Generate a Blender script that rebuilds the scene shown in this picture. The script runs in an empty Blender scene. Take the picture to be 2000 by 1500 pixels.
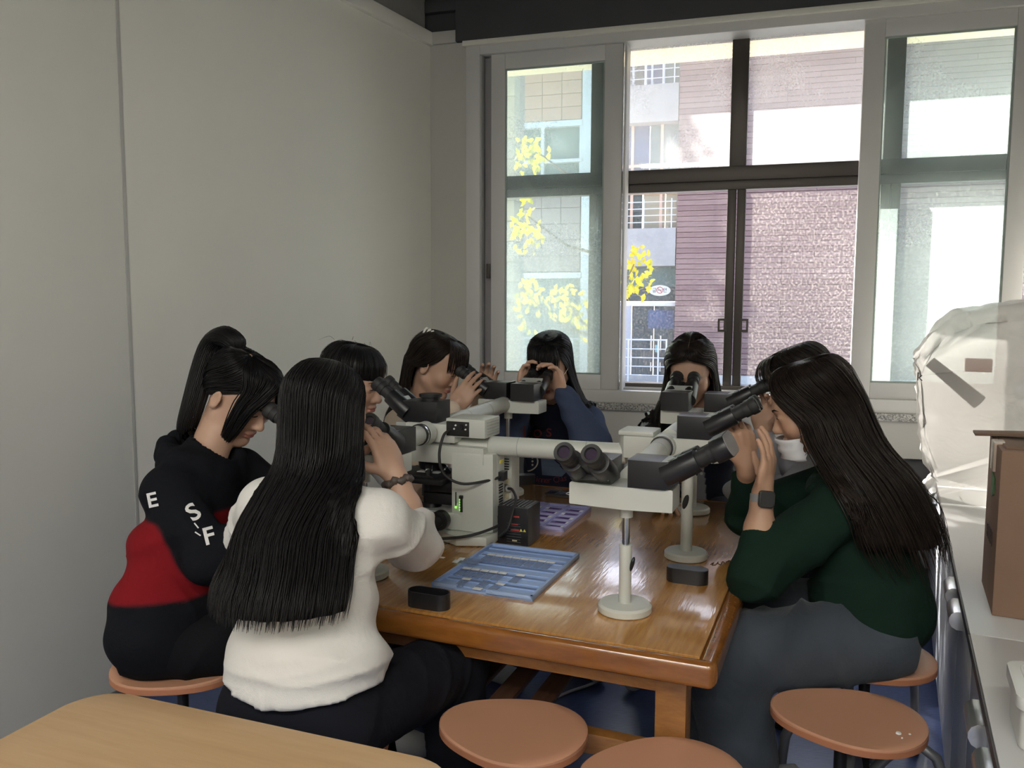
import bpy, bmesh, math, random
import numpy as np
from mathutils import Vector, Matrix, Euler
random.seed(7); rng = np.random.default_rng(7)
SC = bpy.context.scene; COL = SC.collection
PI = math.pi

# ------------------------------------------------------------------ camera
F = 1600.0; HC = 1.46
_p = math.atan(150/1600.0); _ro = .004
_f = np.array([0, math.cos(_p), -math.sin(_p)]); _r0 = np.array([1., 0, 0]); _u0 = np.array([0, math.sin(_p), math.cos(_p)])
_R = _r0*math.cos(_ro)+_u0*math.sin(_ro); _U = _u0*math.cos(_ro)-_r0*math.sin(_ro)
camd = bpy.data.cameras.new('camera'); camd.sensor_width = 36; camd.lens = 36*F/2000; camd.clip_end = 200; camd.clip_start = .05
cam = bpy.data.objects.new('camera', camd); COL.objects.link(cam)
cam.matrix_world = Matrix(((_R[0], _U[0], -_f[0], 0), (_R[1], _U[1], -_f[1], 0), (_R[2], _U[2], -_f[2], HC), (0, 0, 0, 1)))
SC.camera = cam
# ------------------------------------------------------------------ wall frames
TH = math.atan2(.294, .956)
NW = np.array([math.sin(TH), math.cos(TH), 0]); WW = np.array([math.cos(TH), -math.sin(TH), 0])
CW = 4.35
# ------------------------------------------------------------------ world, sun, exposure
W = bpy.data.worlds.new('world'); SC.world = W; W.use_nodes = True
nt = W.node_tree; bg = nt.nodes['Background']
sky = nt.nodes.new('ShaderNodeTexSky'); sky.sky_type = 'NISHITA'; sky.sun_disc = False
sky.sun_elevation = math.radians(35); sky.sun_rotation = math.radians(-20); sky.air_density = 1; sky.dust_density = 2
nt.links.new(sky.outputs[0], bg.inputs[0]); bg.inputs[1].default_value = .68
sdir = Vector(tuple(WW*.8 - NW*1.0 + np.array([0, 0, -.91]))).normalized()
sl = bpy.data.lights.new('sun', 'SUN'); sl.energy = 40; sl.angle = .009; sl.color = (1, .95, .87)
so = bpy.data.objects.new('sun', sl); COL.objects.link(so); so.rotation_euler = sdir.to_track_quat('-Z', 'Y').to_euler(); so.location = (-4, 9, 8)
vs = SC.view_settings; vs.view_transform = 'Standard'; vs.look = 'None'; vs.gamma = 1; vs.exposure = .12; vs.use_curve_mapping = False
SC.cycles.max_bounces = 10; SC.cycles.transparent_max_bounces = 24; SC.cycles.diffuse_bounces = 5
SC.cycles.sample_clamp_indirect = 6; SC.cycles.caustics_reflective = False; SC.cycles.caustics_refractive = False

# ------------------------------------------------------------------ pixel helpers (photo 2000x1500)
def V3(*a): return np.array(a, float)
CAMP = V3(0, 0, HC)
def ray(x, y): return _f+_R*(x-1000)/F-_U*(y-750)/F
def onz(x, y, z): v = ray(x, y); return CAMP+v*(z-HC)/v[2]
def aty(x, y, Y): v = ray(x, y); return CAMP+v*Y/v[1]
def wl(x, y, c):
    v = ray(x, y); P = CAMP+v*(c-NW@CAMP)/(NW@v); return P@WW, P[2]
A22 = math.radians(-22)
E1 = V3(math.cos(A22), math.sin(A22), 0); E2 = V3(-math.sin(A22), math.cos(A22), 0); EZ = V3(0, 0, 1)
C0 = V3(.39, 1.615, 0)
def TT(s, t, z=0.): return C0+E1*s+E2*t+V3(0, 0, z)

# ------------------------------------------------------------------ materials
MATS = {}
def mat(name, col=(.8, .8, .8), rough=.5, metal=0., spec=.5, noise=0., nscale=20., bump=0., bscale=60., stretch=None, coat=0., trans=0., col2=None, emit=None, detail=4, sheen=0., rot=0.):
    if name in MATS: return MATS[name]
    m = bpy.data.materials.new(name); m.use_nodes = True; t = m.node_tree; b = t.nodes['Principled BSDF']
    b.inputs['Base Color'].default_value = (*col, 1); b.inputs['Roughness'].default_value = rough; b.inputs['Metallic'].default_value = metal
    b.inputs['Specular IOR Level'].default_value = spec; b.inputs['Coat Weight'].default_value = coat; b.inputs['Sheen Weight'].default_value = sheen
    if emit: b.inputs['Emission Color'].default_value = (*emit[0], 1); b.inputs['Emission Strength'].default_value = emit[1]
    if noise or bump:
        tc = t.nodes.new('ShaderNodeTexCoord'); mp = t.nodes.new('ShaderNodeMapping'); t.links.new(tc.outputs['Object'], mp.inputs[0])
        if stretch: mp.inputs['Scale'].default_value = stretch
        mp.inputs['Rotation'].default_value = (0, 0, rot)
    if noise:
        n = t.nodes.new('ShaderNodeTexNoise'); n.inputs['Scale'].default_value = nscale; n.inputs['Detail'].default_value = detail; t.links.new(mp.outputs[0], n.inputs[0])
        r = t.nodes.new('ShaderNodeValToRGB'); r.color_ramp.elements[0].position = .3; r.color_ramp.elements[1].position = .7
        c2 = col2 or tuple(c*(1-noise) for c in col)
        r.color_ramp.elements[0].color = (*c2, 1); r.color_ramp.elements[1].color = (*col, 1)
        t.links.new(n.outputs[0], r.inputs[0]); t.links.new(r.outputs[0], b.inputs['Base Color'])
    if bump:
        n2 = t.nodes.new('ShaderNodeTexNoise'); n2.inputs['Scale'].default_value = bscale; n2.inputs['Detail'].default_value = 3; t.links.new(mp.outputs[0], n2.inputs[0])
        bp = t.nodes.new('ShaderNodeBump'); bp.inputs['Strength'].default_value = bump; bp.inputs['Distance'].default_value = .01; t.links.new(n2.outputs[0], bp.inputs['Height']); t.links.new(bp.outputs[0], b.inputs['Normal'])
    MATS[name] = m; return m
def glassmat(name, tint=(.9, .95, .93), dust=.1, dustcol=(.9, .93, .95), nscale=3., lo=.35, hi=.65, dmin=.3, gloss=.06, fine=0., rough=.0, stretch=None, zgrad=None):
    """window glass: clear tinted transmission, a film of dust with its own blotches that scatters light, a weak mirror"""
    m = bpy.data.materials.new(name); m.use_nodes = True; t = m.node_tree; t.nodes.remove(t.nodes['Principled BSDF']); out = t.nodes['Material Output']
    N = t.nodes.new; L = t.links.new
    tr = N('ShaderNodeBsdfTransparent'); tr.inputs[0].default_value = (*tint, 1)
    tl = N('ShaderNodeBsdfTranslucent'); tl.inputs[0].default_value = (*dustcol, 1)
    df = N('ShaderNodeBsdfDiffuse'); df.inputs[0].default_value = (*dustcol, 1)
    a = N('ShaderNodeMixShader'); a.inputs[0].default_value = .4; L(tl.outputs[0], a.inputs[1]); L(df.outputs[0], a.inputs[2])
    tc = N('ShaderNodeTexCoord'); n = N('ShaderNodeTexNoise'); n.inputs['Scale'].default_value = nscale; n.inputs['Detail'].default_value = 5
    mp = N('ShaderNodeMapping'); L(tc.outputs['Object'], mp.inputs[0]); L(mp.outputs[0], n.inputs[0])
    if stretch: mp.inputs['Scale'].default_value = stretch
    mr = N('ShaderNodeMapRange'); mr.inputs[1].default_value = lo; mr.inputs[2].default_value = hi; mr.inputs[3].default_value = dust*dmin; mr.inputs[4].default_value = dust
    L(n.outputs[0], mr.inputs[0]); fac = mr.outputs[0]
    if fine:
        n2 = N('ShaderNodeTexNoise'); n2.inputs['Scale'].default_value = 90; n2.inputs['Detail'].default_value = 2; L(tc.outputs['Object'], n2.inputs[0])
        mr2 = N('ShaderNodeMapRange'); mr2.inputs[1].default_value = .45; mr2.inputs[2].default_value = .75; mr2.inputs[3].default_value = 1-fine; mr2.inputs[4].default_value = 1+fine*3; L(n2.outputs[0], mr2.inputs[0])
        mu = N('ShaderNodeMath'); mu.operation = 'MULTIPLY'; L(fac, mu.inputs[0]); L(mr2.outputs[0], mu.inputs[1]); fac = mu.outputs[0]
    if zgrad:       # the film of dirt is thin in the upper part of the pane and thick below
        sx = N('ShaderNodeSeparateXYZ'); L(tc.outputs['Object'], sx.inputs[0]); m3 = N('ShaderNodeMapRange'); m3.inputs[1].default_value = zgrad[0]; m3.inputs[2].default_value = zgrad[1]; m3.inputs[3].default_value = zgrad[2]; m3.inputs[4].default_value = 1.; L(sx.outputs[2], m3.inputs[0])
        mu2 = N('ShaderNodeMath'); mu2.operation = 'MULTIPLY'; L(fac, mu2.inputs[0]); L(m3.outputs[0], mu2.inputs[1]); fac = mu2.outputs[0]
    mx = N('ShaderNodeMixShader'); L(fac, mx.inputs[0]); L(tr.outputs[0], mx.inputs[1]); L(a.outputs[0], mx.inputs[2])
    gl = N('ShaderNodeBsdfGlossy'); gl.inputs['Roughness'].default_value = rough+.02
    fr = N('ShaderNodeFresnel'); fr.inputs[0].default_value = 1.3
    m2 = N('ShaderNodeMixShader'); L(fr.outputs[0], m2.inputs[0]); L(mx.outputs[0], m2.inputs[1]); L(gl.outputs[0], m2.inputs[2])
    L((m2 if gloss else mx).outputs[0], out.inputs[0]); MATS[name] = m; return m

# ------------------------------------------------------------------ mesh builder
class MB:
    def __init__(s): s.b = bmesh.new()
    def _bev(s, vs, bev, seg=2, edges=None):
        if bev > 0:
            es = edges or list({e for v in vs for e in v.link_edges})
            bmesh.ops.bevel(s.b, geom=es, offset=bev, segments=seg, profile=.6, affect='EDGES', clamp_overlap=True)
    def box(s, x0, x1, y0, y1, z0, z1, bev=0., M=None, seg=2):
        m = Matrix.Translation(((x0+x1)/2, (y0+y1)/2, (z0+z1)/2)) @ Matrix.Diagonal((abs(x1-x0), abs(y1-y0), abs(z1-z0), 1))
        if M is not None: m = M @ m
        r = bmesh.ops.create_cube(s.b, size=1, matrix=m); s._bev(r['verts'], bev, seg); return s
    def cone(s, p0, p1, r0, r1=None, seg=20, cap=True, bev=0.):
        p0 = Vector(p0); p1 = Vector(p1); r1 = r0 if r1 is None else r1
        d = p1-p0; q = d.to_track_quat('Z', 'Y').to_matrix().to_4x4(); m = Matrix.Translation((p0+p1)/2) @ q
        r = bmesh.ops.create_cone(s.b, cap_ends=cap, cap_tris=False, segments=seg, radius1=max(r0, 1e-5), radius2=max(r1, 1e-5), depth=d.length, matrix=m)
        if bev: s._bev(r['verts'], bev, 2, [e for e in {e for v in r['verts'] for e in v.link_edges} if any(len(f.verts) > 4 for f in e.link_faces)])
        return s
    def ell(s, c, r, M=None, seg=20, rings=12):
        m = Matrix.Translation(c) @ (M or Matrix.Identity(4)) @ Matrix.Diagonal((r[0], r[1], r[2], 1))
        bmesh.ops.create_uvsphere(s.b, u_segments=seg, v_segments=rings, radius=1, matrix=m); return s
    def tube(s, pts, r, seg=10, cap=True, closed=False, flat=1., up=(0, 0, 1)):
        pts = [Vector(p) for p in pts]; n = len(pts); rs = r if hasattr(r, '__len__') else [r]*n
        rings = []; prev = None
        for i in range(n):
            a = pts[i-1] if (i > 0 or closed) else pts[i]; c = pts[(i+1) % n] if (i < n-1 or closed) else pts[i]
            t = (c-a).normalized() if (c-a).length > 1e-9 else Vector((0, 0, 1))
            if prev is None:
                u = Vector(up); u = u-t*u.dot(t)
                if u.length < 1e-4: u = Vector((1, 0, 0))-t*t.x
            else: u = prev-t*prev.dot(t)
            u.normalize(); prev = u; w = t.cross(u)
            rings.append([s.b.verts.new(pts[i]+(u*math.cos(k*2*PI/seg)*flat+w*math.sin(k*2*PI/seg))*rs[i]) for k in range(seg)])
        m = n if closed else n-1
        for i in range(m):
            A = rings[i]; B = rings[(i+1) % n]
            for k in range(seg): s.b.faces.new((A[k], A[(k+1) % seg], B[(k+1) % seg], B[k]))
        if cap and not closed:
            s.b.faces.new(rings[0][::-1]); s.b.faces.new(rings[-1])
        return s
    def lathe(s, prof, seg=24, M=None, cap=True):
        M = M or Matrix.Identity(4); rings = []
        for r, z in prof: rings.append([s.b.verts.new(M @ Vector((r*math.cos(k*2*PI/seg), r*math.sin(k*2*PI/seg), z))) for k in range(seg)])
        for A, B in zip(rings, rings[1:]):
            for k in range(seg): s.b.faces.new((A[k], A[(k+1) % seg], B[(k+1) % seg], B[k]))
        if cap: s.b.faces.new(rings[0][::-1]); s.b.faces.new(rings[-1])
        return s
    def prism(s, out, z0, z1, bev=0., M=None, seg=2, vert=False):
        M = M or Matrix.Identity(4); n = len(out)
        a = [s.b.verts.new(M @ Vector((x, y, z0))) for x, y in out]; b = [s.b.verts.new(M @ Vector((x, y, z1))) for x, y in out]
        s.b.faces.new(a[::-1]); s.b.faces.new(b)
        for i in range(n): s.b.faces.new((a[i], a[(i+1) % n], b[(i+1) % n], b[i]))
        if bev:
            es = []
            for L in (a, b):
                for i in range(n):
                    e = s.b.edges.get((L[i], L[(i+1) % n])); es.append(e)
            if vert: es += [s.b.edges.get((a[i], b[i])) for i in range(n)]
            s._bev(None, bev, seg, es)
        return s
    def build(s, name, m, parent=None, ang=35, **kw):
        bmesh.ops.recalc_face_normals(s.b, faces=s.b.faces)
        me = bpy.data.meshes.new(name); s.b.to_mesh(me); s.b.free()
        return link(name, me, m, parent, ang, **kw)
def link(name, me, m, parent=None, ang=35, loc=None, rotz=None, **kw):
    o = bpy.data.objects.new(name, me); COL.objects.link(o)
    if m is not None and not me.materials:
        for x in (m if isinstance(m, (list, tuple)) else [m]): me.materials.append(x)
    if ang:
        me.polygons.foreach_set('use_smooth', [True]*len(me.polygons))
        if ang < 180: me.set_sharp_from_angle(angle=math.radians(ang))
    if parent is not None: o.parent = parent
    if loc is not None: o.location = loc
    if rotz is not None: o.rotation_euler.z = rotz
    for k, v in kw.items(): o[k] = v
    return o
def copyo(o, parent, loc=None, rotz=None):
    c = o.copy(); COL.objects.link(c); c.parent = parent
    if loc is not None: c.location = loc
    if rotz is not None: c.rotation_euler.z = rotz
    return c
def thing(name, label, cat, loc=(0, 0, 0), rotz=0., group=None):
    o = bpy.data.objects.new(name, None); COL.objects.link(o); o.location = tuple(loc); o.rotation_euler = (0, 0, rotz); o.empty_display_size = .05
    o['label'] = label; o['category'] = cat
    if group: o['group'] = group
    return o
def struct(name, label, loc=(0, 0, 0), rotz=0.):
    o = bpy.data.objects.new(name, None); COL.objects.link(o); o.location = tuple(loc); o.rotation_euler = (0, 0, rotz); o.empty_display_size = .05
    o['kind'] = 'structure'; o['label'] = label; return o
def tag(o, label, cat, group=None):
    o['label'] = label; o['category'] = cat
    if group: o['group'] = group
    return o
FONT = {}
def textmesh(txt, size, M, ext=.0006, align='CENTER', bold=False):
    cu = bpy.data.curves.new('t', 'FONT'); cu.body = txt; cu.size = size; cu.extrude = ext; cu.align_x = align; cu.align_y = 'CENTER'; cu.resolution_u = 3
    if bold: cu.offset = size*.02
    o = bpy.data.objects.new('t', cu); COL.objects.link(o); dg = bpy.context.evaluated_depsgraph_get()
    me = bpy.data.meshes.new_from_object(o.evaluated_get(dg)); bpy.data.objects.remove(o); bpy.data.curves.remove(cu)
    me.transform(M); return me
def frameM(o, x, y, z=None):
    """matrix with origin o and axes x, y (z = x cross y)"""
    x = Vector(x).normalized(); y = Vector(y); y = (y-x*y.dot(x)).normalized(); z = x.cross(y)
    return Matrix(((x.x, y.x, z.x, o[0]), (x.y, y.y, z.y, o[1]), (x.z, y.z, z.z, o[2]), (0, 0, 0, 1)))
# ================================================================== THE ROOM
M_wall = mat('wall_paint', (.72, .715, .665), .6, noise=.05, nscale=1.2, bump=.03, bscale=90)
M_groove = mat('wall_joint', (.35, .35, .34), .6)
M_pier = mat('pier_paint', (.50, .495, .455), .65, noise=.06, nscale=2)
M_conc = mat('raw_concrete', (.20, .20, .19), .85, noise=.25, nscale=6, bump=.2, bscale=30)
M_dark = mat('dark_ceiling_paint', (.055, .057, .062), .8, noise=.15, nscale=5)
M_pvc = mat('white_pvc', (.60, .60, .585), .38, noise=.03, nscale=3)
M_pvcg = mat('grey_track', (.38, .38, .38), .5)
M_bronze = mat('bronze_aluminium', (.06, .052, .045), .42, metal=.5)
M_granite = mat('granite', (.62, .61, .58), .35, noise=.9, nscale=160, detail=2, col2=(.06, .06, .06))
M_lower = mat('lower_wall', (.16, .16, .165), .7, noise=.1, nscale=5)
M_base = mat('grey_baseboard', (.10, .105, .115), .6)

# floor: blue streaky vinyl
def floor_mat():
    m = mat('blue_vinyl', (.10, .14, .30), .28, noise=.5, nscale=9, stretch=(3, 40, 1), col2=(.045, .065, .16), rot=TH, coat=.15, detail=6)
    return m
M_floor = floor_mat()
ROOM = [(-8, -5), (6, -5), (6, 2.80), (-8, 7.10)]
b = MB(); b.prism(ROOM, -.1, 0); o = b.build('floor', M_floor); o['kind'] = 'structure'; o['label'] = 'blue streaked vinyl floor'
b = MB(); b.prism(ROOM, 3.34, 3.44); o = b.build('ceiling', M_dark); o['kind'] = 'structure'; o['label'] = 'dark painted ceiling'

# left wall
corner = NW*CW+WW*(-1.82); LD = V3(.462, .887, 0); LD /= np.linalg.norm(LD); LA = math.atan2(LD[1], LD[0])
lw = struct('wall_left', 'off-white panelled wall on the left', corner, LA)
def lwx(px, py):           # local x on the left wall of a pixel
    n = V3(-LD[1], LD[0], 0); v = ray(px, py); P = CAMP+v*((n@corner-n@CAMP)/(n@v)); return float((P-corner)@LD), float(P[2])
xs = lwx(248, 500)[0]
b = MB(); b.box(-9.6, .02, .012, .12, 0, 2.9); b.build('wall_core', M_groove, lw)
edges = [0.02, xs, xs-1.22, xs-2.44, xs-3.66, xs-4.88, xs-6.1, -9.6]
for a, c in zip(edges, edges[1:]):
    b = MB(); b.box(c+.006, a-.006 if a < 0 else a, 0, .02, .075, 2.895, .002); b.build('wall_panel', M_wall, lw)
b = MB(); b.box(xs-.007, xs+.007, -.002, .01, .075, 2.895, .001); b.build('joint_strip', mat('joint_strip', (.42, .42, .40), .5), lw)
b = MB(); b.box(-9.6, .02, -.01, .03, 0, .075, .003); o = b.build('baseboard_left', M_base); o['kind'] = 'structure'; o['label'] = 'grey baseboard along the left wall'; o.location = tuple(corner); o.rotation_euler.z = LA
b = MB(); b.box(-9.6, .0, -.025, .1, 2.895, 2.965, .004); o = b.build('trim_1', M_wall); o['kind'] = 'structure'; o['label'] = 'cream trim on top of the left wall'; o.location = tuple(corner); o.rotation_euler.z = LA
b = MB(); b.box(-9.6, -.02, .02, .4, 2.96, 3.35); o = b.build('wall_concrete', M_conc); o['kind'] = 'structure'; o['label'] = 'raw concrete beam above the left wall'; o.location = tuple(corner); o.rotation_euler.z = LA

# window wall: local x along the wall to the right, y outward, z up
WO = NW*CW
ww = struct('wall_window', 'wall around the window', WO, -TH)
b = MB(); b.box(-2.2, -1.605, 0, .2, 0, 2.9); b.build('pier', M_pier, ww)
b = MB(); b.box(-1.605, 3.4, .0, .2, .73, .95); b.build('parapet_panel', mat('parapet_paint', (.60, .59, .55), .6, noise=.04, nscale=3), ww)
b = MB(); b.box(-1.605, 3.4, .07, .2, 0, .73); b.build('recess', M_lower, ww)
b = MB(); b.box(-1.605, 3.4, .03, .2, .18, .26, .004); b.build('pipe_cover', mat('pipe_cover', (.33, .33, .33), .6), ww)
b = MB(); b.box(-1.605, 3.4, .04, .2, 0, .12); b.build('plinth', M_base, ww)
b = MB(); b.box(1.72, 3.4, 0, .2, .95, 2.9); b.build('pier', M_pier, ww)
b = MB(); b.box(-2.2, 3.4, .02, .2, 2.87, 3.34); b.build('lintel', M_dark, ww)
b = MB(); b.box(-1.66, 3.4, -.03, .05, 2.9, 3.34, .004); o = b.build('trim_2', M_dark, None); o['kind'] = 'structure'; o['label'] = 'dark painted beam above the window'; o.location = tuple(WO); o.rotation_euler.z = -TH
b = MB(); b.box(-2.0, -1.66, -.02, .05, 2.9, 2.965, .003); b.build('pier_cap', M_pier, ww)
b = MB(); b.box(-1.9, -1.66, -.02, .05, 3.07, 3.13, .003); b.build('dark_ledge', M_dark, ww)
b = MB(); b.box(-1.0-.3, 2.6, -.035, .06, .915, .952, .003); o = b.build('trim_3', M_granite, None); o['kind'] = 'structure'; o['label'] = 'speckled granite window sill'; o.location = tuple(WO); o.rotation_euler.z = -TH

# inner white sliding window
w1 = struct('window_1', 'white framed inner sliding window', WO, -TH)
def wbox(x0, x1, y0, y1, z0, z1, name, m, par, bev=.003): 
    b = MB(); b.box(x0, x1, y0, y1, z0, z1, bev); return b.build(name, m, par)
wbox(-1.605, -1.525, -.012, .13, .952, 2.885, 'jamb', M_pvc, w1); wbox(1.64, 1.73, -.012, .13, .952, 2.885, 'jamb', M_pvc, w1)
wbox(-1.525, 1.64, -.012, .13, 2.825, 2.885, 'head', M_pvc, w1); wbox(-1.525, 1.64, -.012, .13, .952, 1.018, 'sill_rail', M_pvc, w1)
wbox(-1.62, 1.75, -.03, .0, 2.872, 2.9, 'moulding', mat('cream_moulding', (.78, .77, .70), .45), w1)
for y in (.055, .1): wbox(-1.525, 1.64, y, y+.006, 1.018, 1.03, 'track', M_pvcg, w1, .001)
wbox(-1.525, -1.518, .0, .13, 1.018, 2.825, 'track', M_pvcg, w1, .001)
M_frost = glassmat('hazy_glass', (.86, .94, .91), .50, (.84, .95, .93), 1.6, .3, .7, .7, fine=.1, zgrad=(2.3, 1.3, .22))
M_clearg = glassmat('hazy_upper_glass', (.88, .94, .91), .2, (.75, .86, .83), 1.6, .3, .7, .55, fine=.1)
def sash(x0, x1, gx0, gx1, y, z0=1.018, z1=2.825, gz0=1.098, gz1=2.745):
    sx = MB(); sx.box(x0, gx0, y, y+.04, z0, z1, .003); s_ = sx.build('stile', M_pvc, w1)
    b = MB(); b.box(gx1, x1, y, y+.04, z0, z1, .003); b.build('stile', M_pvc, w1)
    b = MB(); b.box(gx0, gx1, y, y+.04, z0, gz0, .003); b.build('rail', M_pvc, w1)
    b = MB(); b.box(gx0, gx1, y, y+.04, gz1, z1, .003); b.build('rail', M_pvc, w1)
    g = MB()
    for (a0, a1, b0, b1) in ((gx0, gx0+.008, gz0, gz1), (gx1-.008, gx1, gz0, gz1), (gx0, gx1, gz0, gz0+.008), (gx0, gx1, gz1-.008, gz1)):
        g.box(a0, a1, y+.008, y+.016, b0, b1)
    g.build('glazing_bead', mat('bead', (.30, .36, .33), .5), w1)
    b = MB(); b.box(gx0, gx1, y+.018, y+.022, gz0, gz1); b.build('pane', M_frost, w1)
sash(-1.467, -.745, -1.388, -.84, .012); sash(.413, 1.14, .504, 1.056, .012)
wbox(-1.49, -1.47, -.002, .012, 1.62, 1.70, 'latch', M_bronze, w1, .002)
wbox(-1.515, -1.467, .05, .09, 1.03, 2.82, 'edge_stile', mat('grey_edge', (.30, .29, .30), .5), w1)
wbox(-.735, -.722, .0, .11, 1.018, 2.825, 'stop_strip', M_pvc, w1)

# outer bronze window
w2 = struct('window_2', 'bronze aluminium outer window with dusty panes', WO, -TH)
YO = .15
def obox(x0, x1, z0, z1, name, y0=YO-.03, y1=YO+.05): return wbox(x0, x1, y0, y1, z0, z1, name, M_bronze, w2, .004)
obox(-1.605, -1.56, 1.0, 2.87, 'jamb'); obox(1.3, 1.345, 1.0, 2.87, 'jamb'); obox(-1.56, 1.3, .985, 1.05, 'bottom_rail'); obox(-1.56, 1.3, 2.835, 2.87, 'top_rail')
obox(-1.56, 1.3, 2.118, 2.19, 'transom', YO-.045, YO+.05); obox(-1.56, 1.3, 2.072, 2.118, 'casement_head', YO-.03, YO+.03)
MULX = (-.892, -.160, .572)
for mx in MULX:
    obox(mx-.042, mx+.042, 2.19, 2.835, 'mullion'); obox(mx-.046, mx-.003, 1.05, 2.072, 'casement_stile'); obox(mx+.003, mx+.046, 1.05, 2.072, 'casement_stile')
M_dust = glassmat('dusty_glass', (.96, .97, .97), .27, (.95, .95, .96), 2.2, .35, .62, .75, fine=.06)
M_screen = glassmat('fly_screen', (.93, .93, .94), .045, (.85, .78, .72), 1.5, .3, .7, .5, gloss=0, fine=.5)
cols = [-1.56]+[x for m_ in MULX for x in (m_-.042, m_+.042)]+[1.3]
for i in range(4):
    x0, x1 = cols[2*i], cols[2*i+1]
    b = MB(); b.box(x0, x1, YO+.006, YO+.011, 2.19, 2.835); b.build('upper_pane', M_dust, w2)
    b = MB(); b.box(x0, x1, YO+.004, YO+.007, 1.05, 2.072); b.build('lower_pane', M_screen, w2)
for sx in (-1, 1):     # the two pull handles at the meeting stiles
    h = MB(); cx = MULX[1]+sx*.047; z0 = 1.335
    h.box(cx-sx*.012, cx+sx*.03, YO-.045, YO-.03, z0+.058, z0+.07); h.box(cx-sx*.012, cx+sx*.03, YO-.045, YO-.03, z0, z0+.012); h.box(cx+sx*.02, cx+sx*.03, YO-.05, YO-.034, z0, z0+.07); h.box(cx-sx*.014, cx, YO-.04, YO-.03, z0, z0+.07)
    h.build('pull_handle', M_bronze, w2)
# outside eave above the window, sills
M_eave = mat('beige_render', (.80, .68, .48), .8, noise=.12, nscale=4)
b = MB(); b.box(-2.6, 2.8, .2, .60, 2.87, 3.3); o = b.build('trim_4', M_eave, None); o['kind'] = 'structure'; o['label'] = 'beige outer eave above the window'; o.location = tuple(WO); o.rotation_euler.z = -TH
b = MB(); b.box(-2.6, 2.8, .2, .30, .88, .985); b.build('outer_sill', mat('outer_sill', (.7, .66, .58), .7), ww)
# right, back walls
CD = V3(.656, 1.399, 0); CD /= np.linalg.norm(CD); CA = math.atan2(CD[1], CD[0])
f1 = V3(2.062, 3.956, 0)+V3(CD[1], -CD[0], 0)*.66
b = MB(); b.box(-9.5, .9, -.1, 0, 0, 3.34); o = b.build('wall_right', M_wall); o['kind'] = 'structure'; o['label'] = 'off-white wall behind the counter on the right'; o.location = tuple(f1); o.rotation_euler.z = CA
b = MB(); b.box(-6.5, 3, -4.0, -3.9, 0, 3.34); o = b.build('wall_back', M_wall); o['kind'] = 'structure'; o['label'] = 'off-white wall behind the camera'
# ceiling lamps (the room's own fluorescent fittings)
M_lampbody = mat('lamp_body', (.8, .8, .8), .4); M_tube = mat('lamp_diffuser', (1, 1, 1), .5, emit=((1, .95, .86), 52.))
for i, (lx, ly) in enumerate(((-1.3, -1.0), (.2, -1.0), (-2.2, -2.8), (-.7, -2.8))):
    t_ = thing('ceiling_lamp', ['fluorescent ceiling lamp nearest the left wall', 'fluorescent ceiling lamp nearest the counter', 'rear fluorescent ceiling lamp near the left wall', 'rear fluorescent ceiling lamp near the counter'][i], 'lamp', (lx, ly, 3.2), A22, 'ceiling lamps')
    b = MB(); b.box(-.62, .62, -.16, .16, .0, .14, .01); b.build('housing', M_lampbody, t_)
    b = MB(); b.box(-.58, .58, -.12, .12, -.012, .004, .004); b.build('diffuser', M_tube, t_)
# ================================================================== OUTSIDE
YF = 20-CW      # facade plane in the window-wall frame
def bx(par, name, m, x0, x1, y0, y1, z0, z1, bev=0.):
    b = MB(); b.box(x0, x1, y0, y1, z0, z1, bev); return b.build(name, m, par)
M_plank = mat('plank_paint', (.30, .175, .17), .7, noise=.28, nscale=3, stretch=(1, 1, 8), bump=.1, bscale=20)
M_plank2 = mat('plank_paint_pale', (.33, .20, .195), .7, noise=.28, nscale=3, stretch=(1, 1, 8))
M_plank3 = mat('plank_paint_dark', (.265, .15, .152), .7, noise=.28, nscale=3, stretch=(1, 1, 8))
fac = thing('plank_building', 'building across the yard clad in mauve horizontal planks', 'building', WO, -TH)
bx(fac, 'wall_core', mat('plank_gap', (.13, .085, .09), .9), -2.07, 9.2, YF+.03, YF+.5, -.2, 9.4)
PHT = .124; meshes = []
for L in (2.4, 3.1, 3.8):
    for m_ in (M_plank, M_plank2, M_plank3):
        b = MB(); b.box(0, L-.008, -.03, .03, 0, PHT-.012, .004, seg=1); me = bpy.data.meshes.new('plank'); b.b.to_mesh(me); b.b.free(); me.materials.append(m_); meshes.append((L, me))
row = 0; npl = 0; z = -.1
while z < 7.9:
    x = -2.07; first = True
    while x < 7.2 and npl < 292:
        L, me = random.choice(meshes)
        if first and row % 2: L, me = meshes[random.randrange(3)]
        first = False
        o = link('plank', me, None, fac, 0, loc=(x, YF+random.uniform(-.006, .004), z)); x += L; npl += 1
    z += PHT; row += 1
bx(fac, 'plinth', mat('outside_kerb', (.62, .60, .58), .8, noise=.1), -2.0, 9.2, YF-.25, YF+.2, -.35, -.12)
# the glazed entrance bay left of the planks
ent = thing('entrance_bay', 'glazed entrance bay with concrete bands beside the plank wall', 'building', WO, -TH)
M_ecn = mat('bay_concrete', (.46, .435, .43), .8, noise=.16, nscale=3, bump=.1, bscale=10)
M_gl = mat('bay_glass', (.085, .115, .13), .2, noise=.4, nscale=1.5, spec=.25); M_glb = mat('bay_glass_blue', (.10, .15, .28), .2, noise=.4, nscale=2, spec=.25); M_glg = mat('bay_glass_green', (.15, .22, .22), .2, noise=.3, nscale=1, spec=.3)
M_alu = mat('bay_frame', (.72, .73, .78), .4, metal=.2); M_or = mat('bay_frame_orange', (.78, .52, .40), .5)
X0, X1 = -3.9, -2.09
for z0, z1 in ((5.84, 6.71), (2.46, 3.36), (-.4, -.2)): bx(ent, 'concrete_band', M_ecn, X0, X1, YF-.02, YF+.5, z0, z1, .01)
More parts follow.
